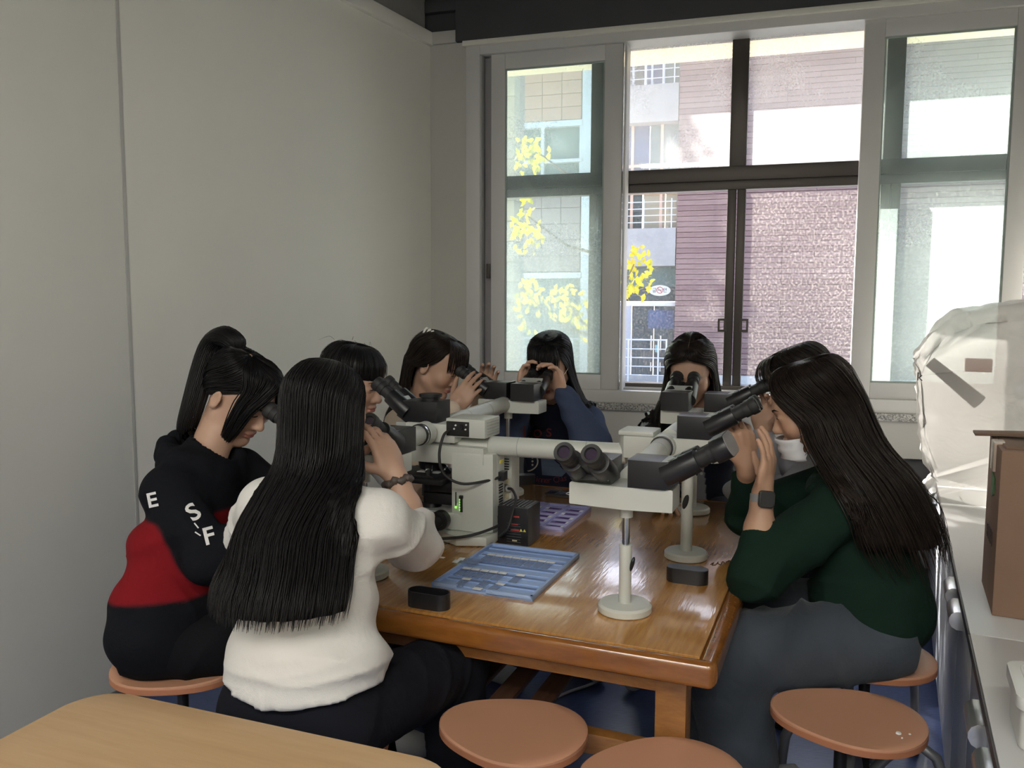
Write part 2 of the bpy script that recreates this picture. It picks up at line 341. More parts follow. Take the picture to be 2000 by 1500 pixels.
yb = YF+.35
for x0, x1, m_ in ((X0, -2.95, M_gl), (-2.92, -2.52, M_glb), (-2.5, X1, M_glg)): bx(ent, 'window_pane', m_, x0, x1, yb, yb+.02, 6.71, 8.6)
for x0, x1, m_ in ((X0, -2.8, M_glb), (-2.78, X1, M_glg)): bx(ent, 'window_pane', m_, x0, x1, yb, yb+.02, 4.25, 5.84)
for x0, x1, m_ in ((X0, -2.95, M_gl), (-2.92, -2.4, mat('blind_tan', (.50, .42, .30), .6, noise=.3, nscale=30, stretch=(1, 1, 12))), (-2.38, X1, mat('blind_tan2', (.46, .39, .28), .6))): bx(ent, 'window_pane', m_, x0, x1, yb, yb+.02, 3.36, 4.25)
for x_ in (-3.24, -2.79, -2.51): bx(ent, 'window_bar', M_alu, x_, x_+.05, yb-.04, yb, 6.71, 8.6)
for x_ in (-3.24, -2.53): bx(ent, 'window_bar', M_or, x_, x_+.07, yb-.04, yb, 3.36, 5.84)
for z_ in (4.2, 4.85): bx(ent, 'window_bar', M_or, X0, X1, yb-.05, yb, z_, z_+.07)
for zz in (3.5, 3.66, 3.82, 3.98, 6.85, 7.05, 7.25, 7.45): 
    b = MB(); b.cone((X0, YF, zz), (X1, YF, zz), .012, seg=8); b.build('guard_rail', M_alu, ent)
for x_ in (-3.29, -2.86, -2.2):
    for z0, z1 in ((3.36, 4.05), (6.71, 7.5)):
        b = MB(); b.cone((x_, YF, z0), (x_, YF, z1), .016, seg=8); b.build('guard_post', M_alu, ent)
bx(ent, 'transom_glass', M_glg, X0, X1, yb, yb+.02, 1.95, 2.46); bx(ent, 'transom_glass', M_gl, X0, X1, yb-.01, yb+.01, 1.62, 1.97)
bx(ent, 'door_header', M_alu, X0, X1, yb-.06, yb, 1.5, 1.6, .005)
bx(ent, 'door_leaf', M_gl, -3.15, -2.62, yb, yb+.03, -.2, 1.5); bx(ent, 'door_leaf', M_gl, -2.6, X1, yb, yb+.03, -.2, 1.5)
bx(ent, 'side_pillar', mat('pillar_grey', (.50, .50, .56), .6), X0, -3.17, yb-.03, yb+.02, -.2, 1.5)
bx(ent, 'door_notice', M_glb, -2.75, -2.12, yb-.012, yb-.002, .95, 1.4); bx(ent, 'door_notice', mat('teal_sticker', (.25, .55, .58), .5), -2.57, -2.49, yb-.012, yb-.002, .37, .55)
for x_ in (-2.66, -2.43):
    b = MB(); b.cone((x_, yb-.06, .42), (x_, yb-.06, .78), .02, seg=8); b.cone((x_, yb-.06, -.1), (x_, yb-.06, .12), .018, seg=8); b.build('door_handle', mat('handle_steel', (.75, .68, .62), .3, metal=.6), ent)
# no-smoking sign on the glass
sg = MB(); sg.lathe([(.001, 0), (.25, 0), (.25, .012), (.001, .012)], 40, Matrix.Translation((-2.48, yb-.02, 1.88)) @ Matrix.Rotation(PI/2, 4, 'X') @ Matrix.Diagonal((1.05, .52, 1, 1))); sgo = sg.build('sign_plate', mat('sign_white', (.80, .80, .79), .5), ent)
ring = [(-2.48+.075*math.cos(k*PI/12), yb-.036, 1.89+.075*math.sin(k*PI/12)) for k in range(24)]
b = MB(); b.tube(ring, .009, 6, closed=True); b.box(-.07, .07, -.004, .004, -.008, .008, M=Matrix.Translation((-2.48, yb-.036, 1.89)) @ Matrix.Rotation(PI/4, 4, 'Y')); b.build('ban_ring', mat('sign_red', (.55, .12, .12), .5), sgo)
b = MB(); b.box(-2.53, -2.43, yb-.037, yb-.034, 1.882, 1.897); b.build('cigarette', mat('sign_ink', (.13, .13, .13), .6), sgo)
def hangul(cx, cz, k):
    b = MB(); u = .011
    def st(x0, x1, z0, z1): b.box(cx+x0, cx+x1, yb-.037, yb-.034, cz+z0, cz+z1)
    if k == 0:      # geum
        st(-.045, .035, .04, .04+u); st(.035-u, .035, .008, .04); st(-.05, .05, -.008, -.008+u); st(-.035, .035, -.022-u, -.022); st(-.035, .035, -.055, -.055+u); st(-.035, -.035+u, -.055, -.022); st(.035-u, .035, -.055, -.022)
    else:           # yeon
        r_ = [(cx-.02+.024*math.cos(q*PI/6), yb-.036, cz+.02+.022*math.sin(q*PI/6)) for q in range(12)]; b.tube(r_, .005, 5, closed=True)
        st(.035-u, .035, -.015, .05); st(.008, .03, .008, .008+u*.8); st(.008, .03, .028, .028+u*.8); st(-.035, -.035+u, -.055, -.025); st(-.035, .04, -.055, -.055+u)
    b.build('sign_letter', MATS['sign_ink'], sgo)
hangul(-2.61, 1.89, 0); hangul(-2.35, 1.89, 1)
rl = thing('yard_railing', 'pale metal railing in front of the glass doors', 'railing', WO, -TH)
for zz in (-.08, .12, .32, .52, .73): 
    b = MB(); b.cone((-6.2, YF-1.2, zz), (-2.12, YF-1.2, zz), .02 if zz > .7 else .014, seg=8); b.build('rail_bar', M_alu, rl)
for x_ in (-6.1, -5.5, -4.9, -4.3, -3.65, -2.98, -2.3, -2.12):
    b = MB(); b.cone((x_, YF-1.2, -.3), (x_, YF-1.2, .75), .02, seg=8); b.build('rail_post', M_alu, rl)
# terracotta wing further left
ter = thing('terracotta_wing', 'terracotta panelled wing with pale window frames left of the entrance', 'building', WO, -TH)
M_ter = mat('terracotta', (.62, .36, .27), .75, noise=.1, nscale=2); M_ter2 = mat('brown_panel', (.42, .34, .32), .75, noise=.1, nscale=2)
bx(ter, 'wall_core', mat('panel_gap', (.30, .20, .17), .9), -7.5, -4.35, YF+.03, YF+.5, 6.0, 9)
def panel(z0, z1, nz, x0, x1, nx, m_):
    dx = (x1-x0)/nx; dz = (z1-z0)/nz
    b = MB(); b.box(0, dx-.012, -.03, .03, 0, dz-.012, .004, seg=1); me = bpy.data.meshes.new('panel'); b.b.to_mesh(me); b.b.free(); me.materials.append(m_)
    for i in range(nx):
        for j in range(nz): link('wall_panel', me, None, ter, 0, loc=(x0+i*dx, YF, z0+j*dz))
panel(6.02, 8.2, 7, -7.36, -4.4, 6, M_ter); panel(2.35, 4.3, 5, -7.36, -4.4, 6, M_ter2)
bx(ter, 'wall_core', MATS['panel_gap'], -7.5, -4.35, YF+.03, YF+.5, 2.3, 4.3)
for z0, z1 in ((5.86, 6.0), (5.0, 5.08), (4.3, 4.4), (2.18, 2.32)): bx(ter, 'white_beam', M_alu, -7.5, -4.35, YF-.06, YF+.1, z0, z1)
for x_ in (-7.4, -5.42, -4.45): bx(ter, 'window_bar', M_alu, x_, x_+.08, YF-.03, YF+.08, 4.3, 5.9)
bx(ter, 'window_pane', M_glg, -7.4, -4.4, YF+.1, YF+.13, 4.35, 5.9); bx(ter, 'window_pane', M_glg, -7.4, -4.4, YF+.1, YF+.13, -.3, 2.2)
bx(ter, 'corner_post', M_alu, -4.38, -3.92, YF-.06, YF+.3, -.3, 9)
# stone pier at the far left
pr = thing('stone_pier', 'stone block pier seen at the left edge of the window', 'pier', WO, -TH)
M_st = [mat('stone_%d' % i, c, .85, noise=.15, nscale=6) for i, c in enumerate(((.52, .45, .36), (.46, .42, .36), (.56, .50, .42)))]
yp = 12-CW
xl0 = wl(930, 300, 12)[0]; xl1 = wl(1005, 300, 12)[0]
bx(pr, 'pier_core', mat('mortar', (.36, .33, .30), .9), xl0+.01, xl1-.02, yp+.02, yp+.6, -.3, 5.5)
z = -.3; k = 0
while z < 5.4:
    xm = xl0+(xl1-xl0)*(.35 if k % 2 else .72)
    for a, c in ((xl0, xm), (xm, xl1)): bx(pr, 'stone_block', M_st[random.randrange(3)], a+.005, c-.005, yp, yp+.3, z+.006, z+.30, .006)
    z += .306; k += 1
b = MB(); b.box(-14, 14, .2, 26, -.45, -.3); o = b.build('yard_ground', mat('yard_concrete', (.50, .49, .47), .85, noise=.12, nscale=1), None); o['kind'] = 'structure'; o['label'] = 'pale concrete yard outside the window'; o.location = tuple(WO); o.rotation_euler.z = -TH
# cloth: ginkgo tree ------------------------------------------------
def ginkgo_leaf(m_):
    pts = [(0, 0)]+[(.5*math.sin(a)*(1 if k not in (5,) else .82), .12+.42*math.cos(a)*(1 if k != 5 else .72)) for k, a in enumerate([math.radians(x) for x in (-62, -48, -32, -18, -6, 0, 6, 18, 32, 48, 62)])]
    b = MB(); vs = [b.b.verts.new((x, y, .06*abs(x)+.03*math.sin(6*x))) for x, y in pts]; vt = [b.b.verts.new((x, y, .06*abs(x)+.03*math.sin(6*x)-.015)) for x, y in pts]
    for i in range(1, len(pts)-1): b.b.faces.new((vs[0], vs[i+1], vs[i])); b.b.faces.new((vt[0], vt[i], vt[i+1]))
    b.tube([(0, 0, -.007), (0, -.2, .0), (.02, -.45, .03)], .012, 4)
    me = bpy.data.meshes.new('leaf'); b.b.to_mesh(me); b.b.free(); me.materials.append(m_); return me
def leafmat(name, c):
    m = bpy.data.materials.new(name); m.use_nodes = True; t = m.node_tree; bs = t.nodes['Principled BSDF']; bs.inputs['Base Color'].default_value = (*c, 1); bs.inputs['Roughness'].default_value = .5
    tl = t.nodes.new('ShaderNodeBsdfTranslucent'); tl.inputs[0].default_value = (*c, 1); mx = t.nodes.new('ShaderNodeMixShader'); mx.inputs[0].default_value = .55
    t.links.new(bs.outputs[0], mx.inputs[1]); t.links.new(tl.outputs[0], mx.inputs[2]); t.links.new(mx.outputs[0], t.nodes['Material Output'].inputs[0]); MATS[name] = m; return m
LEAF = [ginkgo_leaf(leafmat('leaf_%d' % i, c)) for i, c in enumerate(((.75, .68, .06), (.66, .66, .08), (.80, .70, .12)))]
M_bark = mat('bark', (.20, .16, .12), .9, noise=.4, nscale=12)
DT = 8.6
tr = thing('ginkgo_tree', 'yellow-leaved ginkgo tree outside the window', 'tree', WO, -TH)
def wp(px, py, c):
    x, z = wl(px, py, c); return (x, c-CW, z)
tk = wp(1190, 700, DT)
clusters = [((1238, 535), 38, 60, 70), ((1036, 305), 34, 45, 48), ((1030, 440), 32, 75, 60), ((1034, 600), 34, 70, 50), ((1095, 590), 30, 50, 40), ((1145, 620), 30, 60, 40)]
b = MB(); top = Vector((tk[0]-.15, tk[1], 4.6)); b.tube([(tk[0], tk[1], -.3), (tk[0]-.02, tk[1], 1.2), (tk[0]-.08, tk[1], 2.8), top], [.07, .06, .05, .025], 8); b.build('trunk', M_bark, tr)
for (c, rx, rz, n_) in clusters:
    cc = Vector(wp(*c, DT)); st_ = Vector((tk[0]-.03, tk[1], cc.z-.35)); k_ = DT*1.02/F
    b = MB(); b.tube([st_, (st_+cc)/2+Vector((0, 0, -.05)), cc+Vector((0, 0, .1))], [.02, .014, .006], 6); b.build('branch', M_bark, tr)
    for i in range(n_):
        while True:
            q = rng.uniform(-1, 1, 3)
            if q@q < 1: break
        lp = cc+Vector((q[0]*rx*k_, q[1]*.25, q[2]*rz*k_*.85))
        o = link('leaf', LEAF[i % 3], None, tr, 0, loc=lp); s_ = rng.uniform(.075, .105); o.scale = (s_, s_, s_)
        o.rotation_euler = (PI/2+rng.uniform(-.6, .6), rng.uniform(-2.6, 2.6), rng.uniform(-.7, .7))
# second, denser tree left of the window: it shades the left panes
tr2 = thing('shade_tree', 'yellow ginkgo tree left of the window whose crown shades the panes', 'tree', WO, -TH)
b = MB(); b.tube([(-5.45, 4.4, -.3), (-5.4, 4.4, 2.5), (-5.2, 4.3, 5.4), (-5.12, 4.2, 6.9)], [.13, .11, .08, .03], 10); b.build('trunk', M_bark, tr2)
def leafcloud(n_, c, r, seed):
    g = np.random.default_rng(seed); base = np.array([(0, 0, 0), (-.45, .3, .03), (-.2, .52, .0), (0, .45, .03), (.2, .52, 0), (.45, .3, .03)])
    P = g.normal(size=(n_, 3)); P /= np.linalg.norm(P, axis=1)[:, None]; P *= g.uniform(0, 1, (n_, 1))**(1/2.4); P = P*np.array(r)+np.array(c)
    vs = []; fs = []
    for i in range(n_):
        R_ = np.array(Euler(tuple(g.uniform(-PI, PI, 3))).to_matrix()); s_ = g.uniform(.10, .15)
        vs.append((base*s_)@R_.T+P[i]); k = i*6; fs.append((k, k+1, k+2, k+3, k+4, k+5))
    me = bpy.data.meshes.new('foliage'); me.from_pydata(np.concatenate(vs).tolist(), [], fs); me.materials.append(MATS['leaf_1']); return me
o = link('foliage', leafcloud(11000, (-5.12, 4.2, 5.75), (1.5, 1.2, 1.5), 3), None, tr2, 0); o['kind'] = 'stuff'
# ================================================================== THE BIG TABLE
def wood(name, c1, c2, scale, stretch, rough, coat=0., bump=0., rot=0., bst=None):
    m = bpy.data.materials.new(name); m.use_nodes = True; t = m.node_tree; b = t.nodes['Principled BSDF']; N = t.nodes.new; L = t.links.new
    tc = N('ShaderNodeTexCoord'); mp = N('ShaderNodeMapping'); mp.inputs['Scale'].default_value = stretch; mp.inputs['Rotation'].default_value = (0, 0, rot); L(tc.outputs['Object'], mp.inputs[0])
    n = N('ShaderNodeTexNoise'); n.inputs['Scale'].default_value = scale; n.inputs['Detail'].default_value = 7; n.inputs['Roughness'].default_value = .62; L(mp.outputs[0], n.inputs[0])
    r = N('ShaderNodeValToRGB'); r.color_ramp.elements[0].position = .32; r.color_ramp.elements[1].position = .68; r.color_ramp.elements[0].color = (*c2, 1); r.color_ramp.elements[1].color = (*c1, 1)
    L(n.outputs[0], r.inputs[0]); L(r.outputs[0], b.inputs['Base Color'])
    b.inputs['Roughness'].default_value = rough; b.inputs['Coat Weight'].default_value = coat; b.inputs['Coat Roughness'].default_value = .1; b.inputs['Coat IOR'].default_value = 1.75
    if bump:
        n2 = N('ShaderNodeTexNoise'); n2.inputs['Scale'].default_value = 30; n2.inputs['Detail'].default_value = 2; mp2 = N('ShaderNodeMapping'); mp2.inputs['Scale'].default_value = bst or (5, 1, 1); L(tc.outputs['Object'], mp2.inputs[0]); L(mp2.outputs[0], n2.inputs[0])
        bp = N('ShaderNodeBump'); bp.inputs['Strength'].default_value = bump; bp.inputs['Distance'].default_value = .004; L(n2.outputs[0], bp.inputs['Height']); L(bp.outputs[0], b.inputs['Normal']); L(bp.outputs[0], b.inputs['Coat Normal'])
    MATS[name] = m; return m
M_oak = wood('lacquered_oak', (.52, .27, .075), (.36, .16, .038), 7, (14, 1.2, 1), .25, 1., .10, bst=(4, .5, 1))
M_lip = wood('oak_lipping', (.30, .115, .022), (.20, .070, .013), 6, (2, 9, 9), .22, .6)
M_oakd = wood('oak_frame', (.33, .15, .04), (.22, .09, .022), 6, (3, 3, 12), .4, .2)
M_slat = wood('dark_slat', (.075, .038, .024), (.045, .02, .012), 8, (10, 1, 1), .45)
ZT = .75; TW, TL = 1.25, 1.385
tab = thing('lab_table', 'large lacquered oak table the students sit around', 'table', C0, A22)
b = MB(); b.box(-TW, -.004, -.0, TL, ZT-.03, ZT, .001); b.build('tabletop', M_oak, tab)
def lip(x0, x1, y0, y1):
    b = MB(); b.box(x0, x1, y0, y1, ZT-.056, ZT-.001, .02, seg=5); b.build('edge_lipping', M_lip, tab)
lip(-TW-.03, .03, -.032, .0); lip(-TW-.03, .03, TL, TL+.032); lip(-.006, .034, -.03, TL+.03); lip(-TW-.034, -TW+.006, -.03, TL+.03)
for x0, x1, y0, y1 in ((-TW+.06, -.06, .03, .055), (-TW+.06, -.06, TL-.055, TL-.03), (-.055, -.03, .06, TL-.06), (-TW+.03, -TW+.055, .06, TL-.06)):
    b = MB(); b.box(x0, x1, y0, y1, ZT-.105, ZT-.05, .002); b.build('apron', M_oakd, tab)
for x0 in (-.10, -TW+.03):
    for y0 in (.028, TL-.098):
        b = MB(); b.box(x0, x0+.066, y0, y0+.066, 0, ZT-.05, .003); b.build('leg', M_oakd, tab)
ZS = .505
for y0 in (.035, TL-.08):
    b = MB(); b.box(-TW+.09, -.09, y0, y0+.035, ZS-.035, ZS+.012, .003); b.build('stretcher', M_oakd, tab)
sA = [float((onz(x, y, ZS)-C0)@E1) for x, y in ((1059, 1372), (991, 1352), (914, 1345), (838, 1333))]
for i in range(10):
    s_ = sA[0]-.094*i
    if s_ < -TW+.14: break
    b = MB(); b.box(s_-.026, s_+.026, .07, TL-.08, ZS-.004, ZS+.01, .002); b.build('shelf_slat', M_slat, tab)
# engraved scribble near the right stand
b = MB(); pts = [TT(0, 0)*0+V3(-.075+.004*k+.003*math.sin(k*2.3), .62+.018*math.sin(k*1.9)+.004*k, ZT+.0008) for k in range(16)]; b.tube(pts, .0012, 5); b.build('ink_scribble', mat('scribble', (.09, .05, .02), .8), tab)

# ================================================================== MULTI-HEAD MICROSCOPE (coordinates s, t, z of the table)
MO = V3(-.9, .62, ZT)
M_ivory = mat('microscope_enamel', (.60, .62, .575), .36, noise=.03, nscale=8); M_ivory2 = mat('microscope_grey', (.40, .42, .40), .4)
M_blk = mat('black_satin', (.014, .014, .016), .36); M_blk2 = mat('black_rubber', (.02, .02, .021), .6); M_chr = mat('chrome', (.72, .72, .72), .16, metal=1.)
M_lens = mat('lens_glass', (.05, .035, .06), .05, spec=1., coat=1.); M_slot = mat('slot_black', (.01, .01, .01), .7)
M_yel = mat('caution_yellow', (.75, .68, .12), .5); M_ink = mat('grey_ink', (.16, .16, .16), .6); M_wht = mat('paper_white', (.82, .82, .80), .6)
mic = thing('multi_viewer_microscope', 'ivory multi-viewer teaching microscope with ten black binocular heads on the oak table', 'microscope', TT(*MO), A22)
class SB(MB):
    def build(s, name, m, parent=None, ang=35, **kw):
        bmesh.ops.translate(s.b, verts=s.b.verts, vec=tuple(-MO)); return MB.build(s, name, m, parent, ang, **kw)
def sbox(name, m, x0, x1, y0, y1, z0, z1, bev=.004, par=None): 
    b = SB(); b.box(x0, x1, y0, y1, z0, z1, bev); return b.build(name, m, par or mic)
tm = .62
# stand
b = SB(); b.prism([(-1.09, .565), (-1.03, .54), (-.86, .54), (-.80, .50), (-.715, .53), (-.705, .56), (-.705, .68), (-.715, .71), (-.80, .74), (-.86, .70), (-1.03, .70), (-1.09, .675)], ZT+.002, ZT+.03, .006); base = b.build('foot', M_ivory, mic)
b = SB(); b.prism([(-1.07, .575), (-.86, .56), (-.80, .565), (-.80, .675), (-.86, .68), (-1.07, .665)], ZT+.03, ZT+.085, .008); b.build('base_housing', M_ivory, mic)
b = SB(); b.prism([(-.845, .565), (-.75, .562), (-.715, .578), (-.712, .60), (-.712, .66), (-.75, .678), (-.845, .675)], ZT+.03, ZT+.272, .006); pil = b.build('pillar', M_ivory, mic)
b = SB(); b.prism([(-1.04, .57), (-.74, .565), (-.735, .675), (-1.04, .67)], ZT+.232, ZT+.29, .008); b.build('arm', M_ivory, mic)
# rear panel details on the pillar (faces +s)
xr = -.7125
def rear(name, m, y0, y1, z0, z1, th=.003, par=pil): return sbox(name, m, xr-.002, xr+th, y0, y1, ZT+z0, ZT+z1, .0008, par)
rear('rear_panel', M_ivory, .602, .66, .035, .262, .001)
rear('caution_label', M_yel, .622, .65, .236, .246); rear('caution_label', M_yel, .614, .642, .045, .053); rear('socket_plug', M_blk, .612, .645, .185, .212, .018)
for z0 in (.168, .160, .152, .144, .132, .124, .116, .108): rear('vent_slot', M_slot, .616, .645, z0, z0+.004)
for i in range(3): rear('rating_text', M_ink, .608, .648, .09-.007*i, .0915-.007*i, .0018)
rear('power_switch', M_slot, .618, .640, .052+.012, .083-.002); rear('power_plug', M_blk, .608, .65, .056, .066+.012, .03)
me = textmesh('CE', .013, frameM((xr+.0022-MO[0], .612-MO[1], .069+.006), (0, 1, 0), (0, 0, 1))); link('rating_text', me, M_ink, pil, 0)
# side of the pillar (faces -t)
sbox('slider_slot', M_slot, -.832, -.829, .561, .564, ZT+.10, ZT+.15, .0005, pil); sbox('slider_slot', M_slot, -.815, -.808, .559, .564, ZT+.09, ZT+.14, .0005, pil)
sbox('level_led', mat('green_led', (.25, .8, .1), .5, emit=((.3, 1, .1), 1.2)), -.8335, -.8275, .560, .563, ZT+.10, ZT+.107, .0005, pil); sbox('slider_knob', M_blk, -.817, -.806, .555, .564, ZT+.132, ZT+.142, .001, pil)
for k in range(5): sbox('level_led', MATS['green_led'], -.818, -.8155, .5595, .562, ZT+.094+.008*k, ZT+.098+.008*k, .0003, pil)
# stage group
sbox('stage', M_blk, -1.065, -.865, .53, .715, .922, .938, .004); sbox('stage_plate', M_blk2, -1.04, -.90, .55, .70, .938, .943, .001)
sbox('stage_clip', M_blk, -.985, -.90, .655, .665, .943, .949, .001); sbox('slide_on_stage', mat('slide_glass', (.75, .80, .82), .1, spec=.8), -.985, -.91, .60, .628, .943, .945, .0005)
b = SB(); b.cone((-.945, tm, .87), (-.945, tm, .921), .03, .028, 24); b.build('condenser', M_blk, mic)
sbox('condenser_bracket', M_blk, -.955, -.84, .585, .655, .85, .885, .004); sbox('stage_bracket', M_blk, -.93, -.845, .58, .66, .89, .922, .004)
b = SB(); b.cone((-.985, .545, .922), (-.985, .545, .862), .010, .010, 16); b.cone((-.985, .545, .90), (-.985, .545, .876), .015, .015, 20); b.cone((-.985, .545, .872), (-.985, .545, .835), .017, .017, 20, bev=.002); b.build('stage_drive_knob', M_blk, mic)
b = SB(); b.prism([(-1.03, .575), (-.93, .58), (-.90, .60), (-.90, .64), (-.93, .66), (-1.03, .665)], .982, .998, .003); b.cone((-.95, tm, .984), (-.955, tm, .955), .036, .03, 24); b.build('nosepiece', M_blk, mic)
for dx, dy, tilt in ((0, 0, 0), (.028, .012, .45), (.012, -.026, .4), (-.02, .026, .4)):
    q = V3(-.95+dx, tm+dy, .967); d = V3(dx*1.2, dy*1.2, -.034 if not tilt else -.028)
    b = SB(); b.cone(q, q+d*.6, .0115, .0105, 16); b.cone(q+d*.6, q+d, .0095, .005, 16); ob = b.build('objective', M_blk, mic)
    b = SB(); b.cone(q+d*.45, q+d*.55, .0116, .0112, 16); b.build('colour_ring', M_chr, ob)
for yy in (.532, .708):
    b = SB(); sg_ = -1 if yy < tm else 1; b.cone((-.857, yy, .823), (-.857, yy+sg_*.012, .823), .014, .014, 20); b.cone((-.857, yy+sg_*.01, .823), (-.857, yy+sg_*.034, .823), .030, .029, 28, bev=.002); b.cone((-.857, yy+sg_*.034, .823), (-.857, yy+sg_*.046, .823), .018, .017, 24, bev=.002); b.build('focus_knob', M_blk, mic)
b = SB(); b.cone((-.925, .548, .795), (-.925, .534, .795), .009, .008, 16); b.build('tension_knob', M_blk, mic)
b = SB(); b.cone((-.885, .548, .785), (-.885, .53, .785), .008, .007, 16); b.build('tension_knob', M_blk, mic)
b = SB(); b.cone((-.945, tm, ZT+.085), (-.945, tm, ZT+.10), .034, .03, 24); b.cone((-.945, tm, ZT+.10), (-.945, tm, ZT+.104), .022, .022, 24); b.build('field_lens', M_blk, mic)
# head stack: grey spacer, hub, camera box
sbox('tube_spacer', M_ivory2, -1.0, -.86, .585, .665, 1.038, 1.05, .003); sbox('hub_block', M_ivory, -1.005, -.835, .565, .69, 1.048, 1.105, .006)
cb = sbox('beam_splitter_box', M_ivory, -.865, -.735, .565, .68, 1.068, 1.125, .004)
sbox('control_panel', M_slot, -.862, -.787, .562, .566, 1.072, 1.116, .001, cb)
for x_, z_, r_ in ((-.812, 1.10, .009), (-.83, 1.105, .003), (-.835, 1.094, .003), (-.795, 1.108, .003), (-.797, 1.094, .003)):
    b = SB(); b.cone((x_, .5625, z_), (x_, .5585, z_), r_, r_*.8, 16); b.build('dial', M_blk if r_ > .005 else M_wht, cb)
for k in range(5): sbox('louvre', M_ivory2, -.736, -.7325, .58, .665, 1.077+.009*k, 1.080+.009*k, .0005, cb)
# tubes
def stube(p0, p1, r, name='light_tube', m=M_ivory, joints=()):
    b = SB(); b.cone(p0, p1, r, r, 32, bev=.001); o = b.build(name, m, mic)
    p0 = V3(*p0); p1 = V3(*p1)
    for j in joints:
        c = p0+(p1-p0)*j; d = (p1-p0)/np.linalg.norm(p1-p0)*.0012
        q = SB(); q.cone(c-d, c+d, r+.0004, r+.0004, 32); q.build('tube_joint', M_ivory2, o)
    return o
stube((-.74, tm, 1.040), (-.325, tm+.03, 1.040), .0295, joints=(.22, .72)); stube((-.86, tm, 1.030), (-.74, tm, 1.036), .027)
stube((-.925, .20, 1.070), (-.925, .50, 1.078), .029, joints=(.5,)); stube((-.925, .685, 1.085), (-.925, 1.17, 1.098), .029, joints=(.3, .65))
def collar(t0, t1, s_, z_):
    b = SB(); b.cone((s_, t0, z_), (s_, t1, z_), .0325, .0325, 32, bev=.001); o = b.build('collar', M_blk, mic)
    b = SB(); b.cone((s_, t0+.006, z_), (s_, t0+.012, z_), .0328, .0328, 32); b.build('collar_scale', M_chr, o)
    b = SB(); b.cone((s_, t1, z_), (s_, t1+.03, z_), .034, .036, 32); b.build('tube_mount', M_ivory, mic)
collar(.50, .522, -.925, 1.078)
stube((-.212, .24, 1.055), (-.212, .60, 1.074), .029, joints=(.8,)); stube((-.212, .70, 1.082), (-.212, 1.17, 1.092), .029); collar(.585, .60, -.212, 1.074)
# end blocks
def endblock(s0, s1, t0, t1, z0, z1, sm):
    b = SB(); tc = (t0+t1)/2
    b.prism([(s0, t0), (s0+(s1-s0)*.36, t0), (sm, t0-.012), (s1-(s1-s0)*.3, t0), (s1, t0), (s1, t1), (s1-(s1-s0)*.3, t1), (sm+.03, t1+.03), (sm-.03, t1+.03), (s0+(s1-s0)*.3, t1), (s0, t1)], z0, z1, .004)
    return b.build('end_block', M_ivory, mic)
BLK = dict(FR=(-.336, -.095, .15, .235, 1.003, 1.055, -.214), FL=(-1.09, -.80, .15, .235, 1.03, 1.08, -.925), BL=(-1.03, -.785, 1.165, 1.25, 1.068, 1.115, -.925), BR=(-.335, -.09, 1.165, 1.25, 1.06, 1.108, -.212))
for k, v in BLK.items(): endblock(*v)
b = SB(); b.prism([(-.345, .64), (-.325, .612), (-.24, .612), (-.24, .62), (-.07, .62), (-.055, .635), (-.055, .715), (-.24, .715), (-.325, .72), (-.345, .705)], 1.034, 1.098, .005); b.build('hub_block', M_ivory, mic)
sbox('hub_cover', M_ivory, -.342, -.24, .614, .718, 1.098, 1.112, .005)
